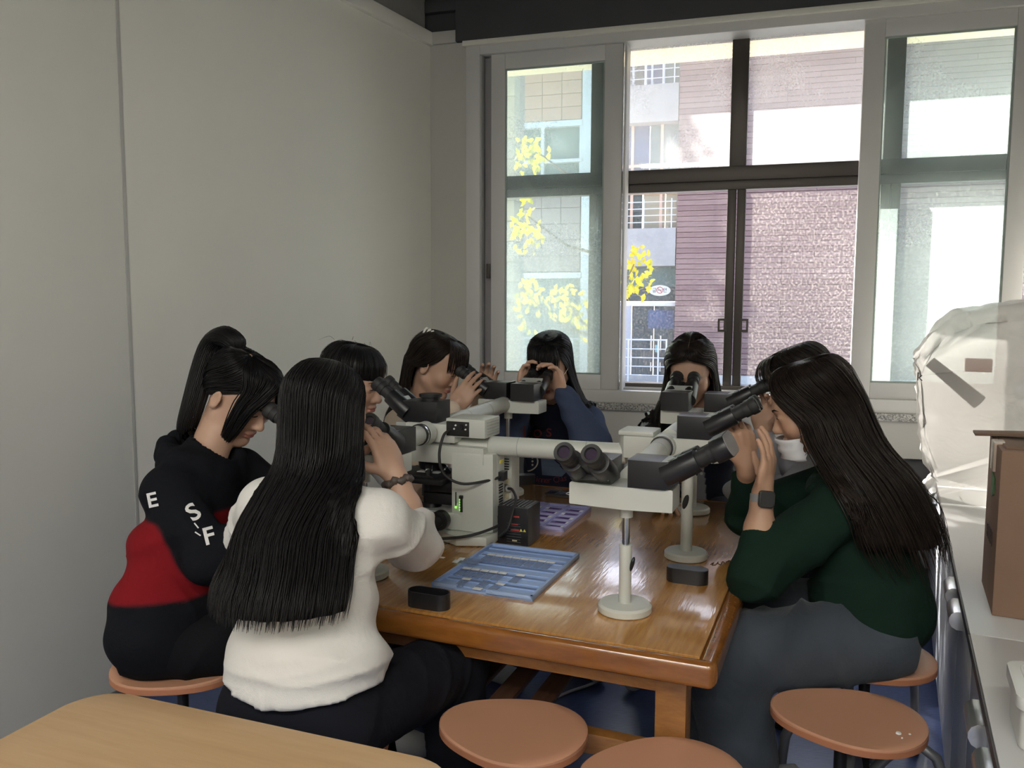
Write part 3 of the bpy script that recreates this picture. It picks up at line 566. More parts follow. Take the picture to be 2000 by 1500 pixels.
# binocular heads
def binocular(base, ang, closed=None, eyez=.0, tri=False, tilt=30, wid=.094):
    """base: s,t,z of the body's bottom centre; ang: direction of the viewer in the table frame"""
    u = V3(math.cos(ang), math.sin(ang), 0); v = V3(-u[1], u[0], 0); base = V3(*base)
    def P(a, c, z): return Vector(tuple(base+u*a+v*c+V3(0, 0, z)))
    Mh = Matrix(((u[0], 0, v[0], base[0]), (u[1], 0, v[1], base[1]), (0, 1, 0, base[2]), (0, 0, 0, 1)))   # x->u, y->z, z->v
    prof = [(-.052, 0), (.034, 0), (.066, .020), (.044, .064), (-.052, .064)] if not tri else [(-.075, 0), (.034, 0), (.066, .020), (.044, .068), (-.075, .068)]
    b = SB(); b.prism(prof, -wid/2, wid/2, .003, M=Mh); body = b.build('head_body', M_blk, mic)
    q = SB(); q.prism([(.024, .064), (.044, .066), (.058, .078), (.052, .05)], -wid/2*.9, wid/2*.9, .001, M=Mh); q.build('head_lip', M_ivory2, body)
    ca, sa = math.cos(math.radians(tilt)), math.sin(math.radians(tilt))
    d = u*ca+V3(0, 0, sa)
    for sg in (-1, 1):
        p = base+u*.040+v*.031*sg+V3(0, 0, .036)
        b = SB(); b.cone(p-d*.012, p+d*.072, .0285, .026, 28, bev=.002); b.build('prism_barrel', M_blk, mic)
        b = SB(); b.cone(p+d*.070, p+d*.100, .0185, .0185, 24); b.cone(p+d*.098, p+d*.116, .0215, .021, 24, bev=.001)
        ring = [(.0215, .116), (.0235, .120), (.0235, .134), (.0215, .138), (.0150, .137), (.0125, .131)]
        q_ = Vector(tuple(d)).to_track_quat('Z', 'Y').to_matrix().to_4x4(); q_.translation = Vector(tuple(p))
        b.lathe(ring, 28, q_, cap=False); ey = b.build('eyepiece', M_blk2, mic)
        b = SB(); b.cone(p+d*.112, p+d*.1312, .0128, .0128, 24); b.build('eye_lens', M_lens, ey)
    c = base+u*.05+V3(0, 0, .045)
    b = SB(); b.cone(c-d*.01-v*0, c+d*.06, .018, .016, 16); b.build('hinge', M_blk, body)
    if closed:      # cap that covers both eyepieces
        c = base+u*.040+V3(0, 0, .036)+d*.112; n_ = v; w_ = np.cross(d, n_)
        Mc = Matrix(((n_[0], w_[0], d[0], c[0]), (n_[1], w_[1], d[1], c[1]), (n_[2], w_[2], d[2], c[2]), (0, 0, 0, 1)))
        b = SB(); b.prism(oval(.064, .027), 0, .035, .002, M=Mc); b.build('eyepiece_cover', M_blk, mic)
        b = SB(); b.prism(oval(.062, .0255), .0345, .0362, .0, M=Mc); b.build('cover_face', mat('cover_grey', (.30, .30, .31), .4), mic)
    if tri:
        b = SB(); b.lathe([(.001, .068), (.03, .068), (.03, .078), (.036, .079), (.036, .088), (.001, .089)], 28, Matrix.Translation(tuple(base-u*.03))); b.build('port_cover', M_blk, mic)
        q = SB(); q.prism([(.03, .024), (.03, .040), (.012, .040), (.012, .024)], -wid/2-.0012, -wid/2+.001, M=Mh); q.build('printed_mark', M_ink, body)
def oval(hl, r, n=10):
    o = []
    for k in range(n+1): a = -PI/2+PI*k/n; o.append((hl-r+r*math.cos(a), r*math.sin(a)))
    for k in range(n+1): a = PI/2+PI*k/n; o.append((-hl+r+r*math.cos(a), r*math.sin(a)))
    return o
zFR, zFL, zBL, zBR = 1.055, 1.08, 1.115, 1.108
binocular((-.145, .19, zFR), 0, closed=True); binocular((-.285, .205, zFR-.008), -PI/2, tilt=27)
binocular((-1.03, .175, zFL), PI); binocular((-.845, .205, zFL), -PI/2)
binocular((-.965, 1.21, zBL), PI, tilt=32); binocular((-.845, 1.20, zBL), PI/2, tilt=24)
binocular((-.285, 1.20, zBR), PI/2); binocular((-.135, 1.21, zBR), 0)
binocular((-.125, .668, 1.098), 0); binocular((-.975, tm, 1.102), PI, tri=True, tilt=38)
sbox('head_support', M_ivory2, -1.045, -.90, .575, .668, 1.06, 1.103, .004)
# support stands
def stand(s_, t_, ztop, r=.063, thin=True, knob=True, chrome=False, par=mic):
    b = SB(); b.lathe([(.001, ZT+.001), (r-.002, ZT+.001), (r, ZT+.003), (r, ZT+.016), (r-.005, ZT+.021), (.001, ZT+.022)], 40, Matrix.Translation((s_, t_, 0))); st = b.build('stand_base', M_ivory, par)
    if thin:
        zm = ZT+.02+(ztop-ZT)*.55
        b = SB(); b.cone((s_, t_, ZT+.02), (s_, t_, zm), .0145, .0145, 24, bev=.0008); b.build('stand_post', M_ivory, par)
        b = SB(); b.cone((s_, t_, zm-.02), (s_, t_, ztop), .0085, .0085, 20); b.build('stand_rod', M_chr, par)
        b = SB(); b.cone((s_, t_, ztop-.028), (s_, t_, ztop+.002), .0155, .0155, 24); b.build('stand_socket', M_ivory, par)
        b = SB(); b.ell((s_+.018*.9, t_-.002, zm-.045), (.005, .008, .019), Matrix.Rotation(.25, 4, 'Y'), 14, 8); b.build('clamp_lever', M_blk, par)
    else:
        b = SB(); b.cone((s_, t_, ZT+.02), (s_, t_, ztop), .0165, .0165, 24); b.build('stand_post', M_ivory, par)
        b = SB(); b.ell((s_-.002, t_-.0155, ZT+.165), (.008, .004, .022), Matrix.Rotation(.25, 4, 'Y'), 14, 8); b.build('post_hole', M_slot, par)
        b = SB(); b.cone((s_, t_, ztop-.05), (s_, t_, ztop), .0175, .0175, 24); b.build('stand_socket', M_ivory, par)
stand(-.209, .189, 1.004); stand(-.15, .662, 1.036, .061, thin=False); stand(-.224, 1.197, 1.062, .061); stand(-.92, 1.2, 1.07, .061); stand(-.905, .17, 1.032, .061)
# cables of the microscope
def cable(pts, r=.0042, m=M_blk2, par=mic, name='cable', n=8, cls=SB):
    P = [np.array(p, float) for p in pts]; out = []
    for i in range(len(P)-1):
        p0 = P[max(i-1, 0)]; p1 = P[i]; p2 = P[i+1]; p3 = P[min(i+2, len(P)-1)]
        for k in range(n):
            t = k/n; out.append(.5*((2*p1)+(-p0+p2)*t+(2*p0-5*p1+4*p2-p3)*t*t+(-p0+3*p1-3*p2+p3)*t**3))
    out.append(P[-1]); b = cls(); b.tube(out, r, 8); return b.build(name, m, par, 180)
cable([(-.85, .558, 1.088), (-.858, .535, 1.075), (-.862, .515, 1.02), (-.845, .51, .965), (-.79, .52, .938), (-.73, .57, .942), (-.70, .625, .948)])
cable([(-.69, .62, .815), (-.70, .56, .805), (-.76, .50, .788), (-.85, .49, .772), (-.95, .50, .757), (-1.05, .54, .756)], .0045)
# ------- power units beside the pillar
pw = thing('lamp_power_unit', 'ivory ventilated lamp power unit with a yellowed diagram sheet behind the microscope pillar', 'power unit', TT(*MO), A22)
sbox('housing', M_ivory, -.80, -.703, .70, .768, ZT, 1.006, .005, pw)
hz = [sbox('vent_slot', M_slot, -.765, -.712, .697, .701, .985-.008*k, .988-.008*k, .0005, pw) for k in range(5)]
sbox('diagram_sheet', mat('old_paper', (.62, .57, .40), .7, noise=.2, nscale=40), -.79, -.712, .6965, .6995, .86, .925, .0005, pw)
for k in range(4): sbox('diagram_line', M_ink, -.78, -.725+.003*k, .6955, .697, .87+.012*k, .8715+.012*k, .0002, pw)
b = SB(); b.cone((-.72, .70, .897), (-.708, .684, .897), .011, .010, 16); b.build('socket', M_ivory2, pw)
bb = thing('black_power_supply', 'black ventilated power supply box with red printed warnings right of the microscope', 'power supply', TT(*MO), A22)
sbox('case', M_blk, -.698, -.60, .575, .68, ZT+.002, .868, .003, bb)
for k in range(7): sbox('vent_slot', M_slot, -.692+.012*k, -.686+.012*k, .585, .672, .866, .8686, .0003, bb); 
for k in range(7): sbox('vent_bar', mat('bar_grey', (.16, .16, .17), .4), -.6855+.012*k, -.682+.012*k, .585, .672, .868, .8698, .0003, bb)
M_red = mat('warning_red', (.45, .05, .04), .5)
for x0, x1, z_ in ((-.655, -.628, .838), (-.655, -.632, .815), (-.655, -.628, .797)): sbox('warning_print', M_red, x0, x1, .5738, .5755, z_, z_+.004, .0002, bb)
for k in range(9): sbox('warning_print', mat('dim_ink', (.10, .10, .10), .6), -.668, -.625+.002*(k % 3), .5738, .5755, .83-.008*k-.012, .8312-.008*k-.012, .0002, bb)
for x_ in (-.622, -.611):
    b = SB(); b.prism([(-.0045, 0), (.0045, 0), (0, .008)], -.001, .001, M=Matrix(((1, 0, 0, x_), (0, 0, 1, .5742), (0, 1, 0, .797), (0, 0, 0, 1)))); b.build('warning_triangle', M_yel, bb)
sbox('brand_plate', mat('plate_gold', (.5, .45, .3), .4), -.65, -.635, .5738, .5755, .765, .769, .0002, bb)
cable([(-.708, .684, .897), (-.685, .66, .90), (-.655, .615, .885), (-.645, .57, .86), (-.65, .545, .815), (-.672, .553, .79), (-.69, .573, .775)], .0042, M_blk2, bb)
# ================================================================== THINGS ON THE TABLE
def onT(px, py): P = onz(px, py, ZT); return float((P-C0)@E1), float((P-C0)@E2)
M_tray = mat('blue_tray', (.33, .46, .74), .35); M_trayd = mat('blue_tray_groove', (.16, .24, .46), .5)
M_slide = glassmat('slide_glass_clear', (.92, .94, .97), .40, (.60, .65, .72), 30, .3, .7, .7, gloss=0); M_lab = mat('slide_label', (.86, .87, .88), .5)
tray = thing('slide_tray', 'pale blue slide tray in front of the microscope', 'tray', TT(-.704, .16, ZT), A22)
TWd, TLn = .274, .382
b = MB(); b.box(0, TWd, 0, TLn, 0, .006, .001); b.build('floor_plate', M_tray, tray)
for x0, x1, y0, y1 in ((0, .008, 0, TLn), (TWd-.008, TWd, 0, TLn), (0, TWd, TLn-.01, TLn), (0, .07, 0, .01), (.15, TWd, 0, .01)):
    b = MB(); b.box(x0, x1, y0, y1, 0, .014, .0015); b.build('rim', M_tray, tray)
NR = 5; RP = (TLn-.02)/NR
for k in range(NR):
    y0 = .01+RP*k
    b = MB(); b.box(.014, TWd-.014, y0+.048, y0+.064, .006, .0068); b.build('groove', M_trayd, tray)
    b = MB(); b.box(.010, TWd-.010, y0+.004, y0+.007, .006, .0095, .0005); b.build('row_ridge', M_tray, tray)
    b = MB(); b.box(.010, TWd-.010, y0+.042, y0+.045, .006, .0095, .0005); b.build('row_ridge', M_tray, tray)
def slide_proto(name='microscope_slide'):
    r = thing(name, 'x', 'slide', (0, 0, -5), 0, 'glass slides in the pale blue tray')
    b = MB(); b.box(-.0115, .0115, -.034, .020, 0, .0014, .0003); b.build('glass', M_slide, r); b = MB(); b.box(-.0115, .0115, .020, .036, 0, .0016, .0003); b.build('frosted_label', M_lab, r); return r
proto = slide_proto(); nsl = 0
ordn = ['first', 'second', 'third', 'fourth', 'fifth', 'sixth', 'seventh', 'eighth']
def put_slide(x, y, rz, z, label):
    global nsl
    P = TT(-.704+x, .16+y, ZT+z); r = proto if nsl == 0 else copyo(proto, None)
    r.location = tuple(P); r.rotation_euler.z = A22+rz; r['label'] = label
    if nsl:
        for ch in list(proto.children): copyo(ch, r)
    nsl += 1
for i in range(8): put_slide(.045+.0255*i, .01+RP*3+.024, 0, .0098, f'{ordn[i]} glass slide from the left in the full upper row of the blue tray')
for i in range(5): put_slide(.032+.0262*i, .01+RP*1+.032, 0, .0098, f'{ordn[i]} glass slide from the left in the middle row of the blue tray')
put_slide(.187, .01+RP*1+.034, 0, .0098, 'lone glass slide at the right of the middle row of the blue tray')
put_slide(.018, .01+RP*2+.045, PI/2+.12, .0145, 'upper stained slide lying crosswise over the left rim of the blue tray')
put_slide(.014, .01+RP*2+.02, PI/2+.05, .0145, 'lower stained slide lying crosswise over the left rim of the blue tray')
put_slide(.070, .036, .05, .0098, 'left glass slide in the bottom row of the blue tray'); put_slide(.125, .036, PI, .0098, 'upside-down glass slide in the bottom row of the blue tray'); put_slide(.162, .034, -.1, .0098, 'tilted right glass slide in the bottom row of the blue tray')
# purple tray behind
sA_, tA_ = onT(1038, 1033); tray2 = thing('stained_slide_tray', 'lavender slide tray with three columns of purple stained slides behind the black power supply', 'tray', TT(-.791, .775, ZT), A22)
M_lav = mat('lavender_tray', (.42, .42, .74), .4)
W2, L2 = .236, .305
b = MB(); b.box(0, W2, 0, L2, 0, .005, .001); b.build('floor_plate', mat('lavender_floor', (.50, .50, .78), .4), tray2)
for x0, x1, y0, y1 in ((0, .008, 0, L2), (W2-.008, W2, 0, L2), (0, W2, 0, .008), (0, W2, L2-.008, L2), (.076, .084, 0, L2), (.152, .160, 0, L2)):
    b = MB(); b.box(x0, x1, y0, y1, 0, .014, .0015); b.build('rim', M_lav, tray2)
M_st1 = mat('purple_stain', (.07, .03, .16), .2, noise=.7, nscale=60, col2=(.20, .14, .36)); 
pr2 = thing('stained_slide', 'x', 'slide', (0, 0, -5), 0, 'purple stained slides in the lavender tray')
b = MB(); b.box(-.031, .031, -.012, .012, 0, .0014); b.build('glass', mat('stained_glass', (.36, .30, .62), .15, noise=.5, nscale=40), pr2); b = MB(); b.box(-.018, .018, -.009, .008, .0014, .0018); b.build('stain', M_st1, pr2); b = MB(); b.box(.019, .031, -.012, .012, .0014, .0019); b.build('paper_label', M_lab, pr2)
n2 = 0
for ci, cn in enumerate(('hidden left', 'middle', 'right')):
    for ri, rn in enumerate(('front', 'second', 'third', 'fourth', 'rear')):
        if ci == 0 and ri < 3: continue
        P = TT(-.791+(.042, .118, .194)[ci]+rng.uniform(-.004, .004), .775+.035+.055*ri, ZT+.0052); r = pr2 if n2 == 0 else copyo(pr2, None); r.location = tuple(P); r.rotation_euler.z = A22+rng.uniform(-.05, .05)+(PI if (ri+ci) % 4 == 1 else 0)
        r['label'] = f'{rn} purple stained slide in the {cn} column of the lavender tray'
        if n2:
            for ch in list(pr2.children): copyo(ch, r)
        n2 += 1
# eyepiece covers lying on the table
def cover(px, py, rz, label, up):
    s_, t_ = onT(px, py); o_ = thing('eyepiece_cover', label, 'cover', TT(s_, t_, ZT), A22+rz, 'eyepiece covers lying on the oak table')
    h = .038
    if up:
        b = MB(); oo = oval(.054, .024); oi = oval(.0515, .0215); n = len(oo)
        def R_(o, z): return [b.b.verts.new((x, y, z)) for x, y in o]
        a0 = R_(oo, 0); a1 = R_(oo, h); i1 = R_(oi, h); i0 = R_(oi, .003)
        b.b.faces.new(a0[::-1]); b.b.faces.new(i0)
        for A, B in ((a0, a1), (a1, i1), (i1, i0)):
            for k in range(n): b.b.faces.new((A[k], A[(k+1) % n], B[(k+1) % n], B[k]))
        b.build('shell', M_blk, o_)
    else:
        b = MB(); b.prism(oval(.054, .024), 0, h, .002); b.build('shell', M_blk, o_); b = MB(); b.prism(oval(.052, .022), h-.0002, h+.0004); b.build('face', mat('cover_blue', (.09, .10, .13), .3), o_)
cover(838, 1184, .0, 'open black eyepiece cover lying upside up near the front edge', True); cover(1342, 1136, -.02, 'closed black eyepiece cover by the right stand base', False); cover(1265, 984, .1, 'black eyepiece cover behind the front right head', False)
cover(1020, 945, .6, 'small black eyepiece cover next to the phone', False)
# phone
s_, t_ = onT(1104, 968); ph = thing('smartphone', 'dark smartphone with a white ring on its back lying on the oak table', 'phone', TT(s_, t_, ZT), A22)
b = MB(); b.prism(oval(.075, .012, 5)[0:0] or [(-.075+.01, -.036), (.065, -.036), (.075, -.026), (.075, .026), (.065, .036), (-.065, .036), (-.075, .026), (-.075, -.026)], 0, .0095, .002); b.build('case', mat('phone_case', (.05, .05, .055), .15, coat=.8), ph)
b = MB(); b.tube([(.028+.023*math.cos(k*PI/14), .023*math.sin(k*PI/14), .0098) for k in range(28)], .0022, 6, closed=True); b.build('magnet_ring', mat('ring_white', (.9, .9, .92), .4), ph)
b = MB(); b.prism([(-.068, -.03), (-.03, -.03), (-.03, .03), (-.068, .03)], .0094, .0106, .0005); b.build('camera_plate', M_blk, ph)
# paper label bit
s_, t_ = onT(862, 1089); b = MB(); b.box(-.010, .010, -.006, .006, 0, .0006); o = b.build('paper_label_bit', M_lab, None); tag(o, 'tiny white paper label lying between the tray and the white sleeve', 'label'); o.location = tuple(TT(s_, t_, ZT+.0003)); o.rotation_euler.z = A22
# ================================================================== PALE TABLE IN THE FOREGROUND
M_beech = wood('beech_laminate', (.55, .37, .205), (.49, .32, .17), 4, (1.2, 14, 1), .42, .1, rot=.6)
k0, k1, k2, k3 = onz(0, 1437, .74), onz(100, 1388, .74), onz(300, 1366, .74), onz(860, 1487, .74)
fd = k3-k2; fd[2] = 0; FLn = np.linalg.norm(fd); fd /= FLn; fa = math.atan2(fd[1], fd[0])
# corner = intersection of the left edge line and the far edge line
ld = k1-k0; ld[2] = 0; ld /= np.linalg.norm(ld)
A_ = np.array([[fd[0], -ld[0]], [fd[1], -ld[1]]]); tt = np.linalg.solve(A_, (k0-k2)[:2]); cn = k2+fd*tt[0]; cn[2] = 0
xr_ = float((onz(905, 1497, .74)-cn)@fd)
ft = thing('foreground_table', 'pale beech table with rounded corners in the near left foreground', 'table', cn, fa)
def rrect(x0, x1, y0, y1, r, n=7):
    o = []
    for cx, cy, a0 in ((x1-r, y1-r, 0), (x0+r, y1-r, PI/2), (x0+r, y0+r, PI), (x1-r, y0+r, 1.5*PI)):
        for k in range(n+1): a = a0+PI/2*k/n; o.append((cx+r*math.cos(a), cy+r*math.sin(a)))
    return o
sk = math.radians(0)
b = MB(); b.prism(rrect(0, xr_, -.75, 0, .075), .715, .74, .003); b.build('tabletop', M_beech, ft)
for x_ in (.09, xr_-.09):
    for y_ in (-.09, -.66): b = MB(); b.cone((x_, y_, 0), (x_, y_, .715), .02, .02, 20); b.build('leg', mat('grey_steel', (.36, .38, .40), .35, metal=.5), ft)
b = MB(); b.box(.1, xr_-.1, -.68, -.07, .66, .714, .004); b.build('under_frame', MATS['grey_steel'], ft)
# ================================================================== STOOLS
M_seat = mat('seat_ply', (.55, .285, .18), .42, noise=.12, nscale=5, col2=(.50, .265, .165)); M_seate = mat('seat_edge', (.42, .17, .085), .5)
M_leg = mat('stool_steel', (.30, .31, .33), .35, metal=.4)
HS = .56
def egg(n=48):
    o = []
    for k in range(n):
        a = 2*PI*k/n; r = .155+.016*math.cos(a)+.012*math.cos(2*a)-.006*math.cos(3*a); o.append((r*math.cos(a)*.975, r*math.sin(a)*.95))
    return o
def make_stool():
    r = thing('stool', 'x', 'stool', (0, 0, 0), 0, 'stools with egg-shaped seats')
    # seat, gently dished
    b = MB(); o = egg(); rings = []
    for f_, z_ in ((.0, -.006), (.3, -.005), (.6, -.003), (.85, -.0005), (.97, 0), (1, -.003), (1, -.018), (.97, -.021), (0, -.021)):
        if f_ == 0: rings.append([b.b.verts.new((0, 0, HS+z_))])
        else: rings.append([b.b.verts.new((x*f_, y*f_, HS+z_+.004*(x*f_/.16)**2-.002*(y*f_/.16)**2)) for x, y in o])
    n = len(o)
    for A, B in zip(rings, rings[1:]):
        for k in range(n):
            if len(A) == 1: b.b.faces.new((A[0], B[k], B[(k+1) % n]))
            elif len(B) == 1: b.b.faces.new((A[k], B[0], A[(k+1) % n]))
            else: b.b.faces.new((A[k], B[k], B[(k+1) % n], A[(k+1) % n]))
    b.build('seat', M_seat, r)
    e = MB(); e.prism([(x*1.003, y*1.003) for x, y in o], HS-.0185, HS-.006, 0); e.build('seat_edge', M_seate, r)
    b = MB(); b.cone((0, 0, .20), (0, 0, HS-.02), .014, .014, 20); b.cone((0, 0, .16), (0, 0, .34), .021, .021, 20); b.build('gas_post', M_blk, r)
    b = MB(); b.lathe([(.02, .215), (.045, .22), (.05, .235), (.03, .26), (.02, .265)], 20); b.build('hub', M_blk, r)
    b = MB(); b.cone((0, 0, HS-.03), (0, 0, HS-.021), .06, .075, 20); b.build('seat_plate', M_blk, r)
    for k in range(4):
        a = PI/4+k*PI/2; c, s = math.cos(a), math.sin(a)
        prof = [(.02, .24), (.06, .30), (.10, .345), (.14, .355), (.175, .335), (.197, .28), (.205, .20), (.208, .1), (.21, .03)]
        b = MB(); b.tube([(c*x, s*x, z) for x, z in prof], .0135, 12); b.build('leg', M_leg, r)
        b = MB(); b.cone((c*.21, s*.21, 0), (c*.21, s*.21, .045), .018, .016, 16); b.build('foot_cap', M_blk2, r)
    b = MB(); b.cone((.014, 0, .30), (.09, .02, .30), .004, .004, 8); b.cone((.085, .019, .30), (.125, .028, .30), .011, .013, 14, bev=.002); b.build('height_lever', M_blk, r)
    return r
sp = make_stool(); nst = 0
def place_stool(x, y, rz, label):
    global nst
    r = sp if nst == 0 else copyo(sp, None); r.location = (x, y, 0); r.rotation_euler.z = rz; r['label'] = label
    if nst:
        for ch in list(sp.children): copyo(ch, r)
    nst += 1; return r
def seatpix(px, py): P = onz(px, py, HS); return float(P[0]), float(P[1])
place_stool(*seatpix(992, 1418), -.35, 'empty stool in the foreground next to the white sweatshirt')
place_stool(*seatpix(1284, 1512), .15, 'empty stool at the bottom of the picture in front of the table leg')
paint = place_stool(*seatpix(1645, 1394), -.35, 'empty stool with white paint specks beside the counter')
place_stool(.925, 2.06, .2, 'stool under the person in the dark green sweater')
place_stool(-.83, 1.99, 2.8, 'stool under the person in the black and red hoodie')
place_stool(-.41, 1.60, 1.2, 'stool under the person in the white sweatshirt')
place_stool(*TT(-1.50, .70)[:2], .5, 'stool under the boy in the white shirt'); place_stool(*TT(-1.38, 1.36)[:2], 1.1, 'stool under the person in the cream sweater')
place_stool(.20, 3.54, 2.0, 'stool under the person in the navy sweatshirt'); place_stool(*TT(-.29, 1.78)[:2], .9, 'stool under the person in the navy vest with grey sleeves'); place_stool(*TT(.30, 1.25)[:2], .4, 'stool hidden behind the person in the dark green sweater')
b = MB(); Mi = (Matrix.Translation(paint.location) @ Matrix.Rotation(-.35, 4, 'Z')).inverted()
for px_, py_, rr in ((1755, 1431, .006), (1777, 1434, .003), (1762, 1441, .002)):
    q = Mi @ Vector(tuple(onz(px_, py_, HS+.002))); b.lathe([(.0005, -.002), (rr, -.002), (rr*.8, .0008), (.0005, .001)], 10, Matrix.Translation(q))
o = b.build('paint_specks', mat('speck_white', (.8, .8, .78), .6), paint); o['kind'] = 'stuff'
# ================================================================== COUNTER ON THE RIGHT
CN = V3(CD[1], -CD[0], 0); F1 = V3(2.062, 3.956, 0)      # local x along CD (to the window), local y = -CN*... counter depth towards +CN
M_cab = mat('cabinet_grey', (.46, .49, .54), .3, noise=.03, nscale=2); M_cab2 = mat('cabinet_side', (.58, .60, .62), .35); M_top = mat('worktop_grey', (.62, .62, .615), .3, noise=.03, nscale=3); M_edge = mat('worktop_edge', (.05, .045, .045), .4)
ZC = .72; cuts = [-.07, -.75, -1.52, -2.365, -3.2, -4.1]
M_hand = mat('brushed_aluminium', (.75, .76, .77), .28, metal=.85)
def cabinet(a, c, label):
    t_ = thing('base_cabinet', label, 'cabinet', F1, CA, 'grey base cabinets along the right wall')
    # local frame: x along CD, y to the left of CD => -y is into the counter
    b = MB(); b.box(c+.002, a-.002, -.6, -.02, .08, ZC-.025, .002); b.build('body', M_cab2, t_)
    b = MB(); b.box(c+.002, a-.002, -.58, -.06, 0, .08); b.build('toe_kick', M_base, t_)
    n = 2; w_ = (a-c)/n
    for i in range(n):
        d = MB(); d.box(c+w_*i+.004, c+w_*(i+1)-.004, -.02, .0, .085, ZC-.03, .002); do = d.build('door', M_cab, t_)
        hx = c+w_*(i+1)-.10 if i == 0 else c+w_*i+.10
        # curved pull: part of a cylinder
        h = MB(); prof = [(0, -.016), (.010, -.0155), (.018, -.011), (.0225, -.003), (.0225, .005), (.019, .012), (.012, .0165), (0, .0175)]
        Mh = Matrix(((0, 0, 1, hx), (1, 0, 0, 0), (0, 1, 0, ZC-.068), (0, 0, 0, 1))); h.prism([(x*1.45, y*1.5) for x, y in prof], -.058, .058, .0008, M=Mh); h.build('pull_handle', M_hand, do)
for (a, c), lb in zip(zip(cuts, cuts[1:]), ('grey base cabinet nearest the window under the plastic cover', 'second grey base cabinet from the window', 'third grey base cabinet from the window under the cardboard box', 'grey base cabinet under the white container', 'nearest grey base cabinet at the right edge')): cabinet(a, c, lb)
for a, c, lb in ((-.07, -2.362, 'grey worktop carrying the cardboard box'), (-2.368, -4.1, 'grey worktop carrying the white container')):
    t_ = thing('worktop', lb, 'worktop', F1, CA)
    b = MB(); b.box(c, a, -.62, .006, ZC-.025, ZC, .002); b.build('slab', M_top, t_)
    b = MB(); b.box(c, a, .004, .010, ZC-.024, ZC-.002, .001); b.build('edge_band', M_edge, t_)
def CP(x, y, z): return F1+CD*x+V3(-CD[1], CD[0], 0)*y+V3(0, 0, z)
# cardboard box
M_card = mat('cardboard', (.25, .155, .105), .8, noise=.08, nscale=12, bump=.05, bscale=120); M_cardd = mat('cardboard_inside', (.19, .12, .08), .85)
bxh = .405
bo = thing('cardboard_box', 'brown cardboard box standing on the grey worktop', 'box', CP(-2.22, -.05, ZC), CA)
b = MB(); b.box(0, .27, -.40, 0, .001, bxh, .003); b.build('carton', M_card, bo)
b = MB(); b.box(.02, .265, -.40, -.012, bxh, bxh+.006, .001, M=Matrix.Rotation(.02, 4, 'Y')); b.box(.2, .27, -.36, .02, bxh+.006, bxh+.012, .001, M=Matrix.Rotation(-.05, 4, 'X')); b.build('top_flap', M_cardd, bo)
b = MB(); b.box(.10, .17, -.02, .006, bxh-.07, bxh+.004, .002); b.build('tape_strip', mat('clear_tape', (.52, .42, .33), .25), bo)
b = MB(); b.prism([(.085, bxh-.085), (.14, bxh-.075), (.15, bxh-.13), (.12, bxh-.135), (.09, bxh-.125)], -.0025, .0, M=Matrix(((1, 0, 0, 0), (0, 0, 1, .003), (0, 1, 0, 0), (0, 0, 0, 1)))); b.build('green_sticker', mat('sticker_green', (.10, .26, .09), .5, noise=.5, nscale=50), bo)
M_inkb = mat('print_brown', (.07, .045, .035), .7)
me = textmesh('S0050', .055, frameM((.14, .0012, .165), (-1, 0, 0), (0, 0, 1))); link('printed_text', me, M_inkb, bo, 0)
lines = ['50ml C', '25/slee', 'Cap : H', 'Body : ', 'Extern', 'Non-py', 'Non-cy', 'DNase', 'STERI']
for i, L_ in enumerate(lines):
    me = textmesh(L_, .014, frameM((-.0012, -.075, .165-.0145*i), (0, -1, 0), (0, 0, 1)), align='LEFT'); link('printed_text', me, M_inkb, bo, 0)
me = textmesh('U', .05, frameM((-.0012, -.11, .32), (0, -1, 0), (0, 0, 1)), bold=True); link('printed_text', me, mat('print_green', (.03, .10, .08), .6), bo, 0)
# beige tool box behind the carton
b = MB(); b.box(.05, .25, -.36, -.12, bxh+.030, bxh+.068, .01); o = b.build('beige_case', mat('beige_plastic', (.58, .57, .48), .4), None); tag(o, 'beige plastic case lying on top of the cardboard box', 'case'); o.location = bo.location; o.rotation_euler.z = CA
# white container, bottom right
pc = onz(1972, 1330, ZC+.09)
ct = thing('white_container', 'white plastic container with a lid at the right edge of the worktop', 'container', (pc[0]+.012, pc[1], ZC), CA)
b = MB(); b.prism(rrect(-.08, .08, -.12, .0, .02), .001, .075, .004); b.build('tub', mat('white_plastic', (.74, .75, .72), .35), ct)
b = MB(); b.prism(rrect(-.088, .088, -.128, .008, .024), .072, .095, .004); b.build('lid', MATS['white_plastic'], ct)
b = MB(); b.tube([(x, y, .0965) for x, y in rrect(-.066, .066, -.106, -.014, .016, 4)], .003, 6, closed=True); b.build('lid_ridge', MATS['white_plastic'], ct)
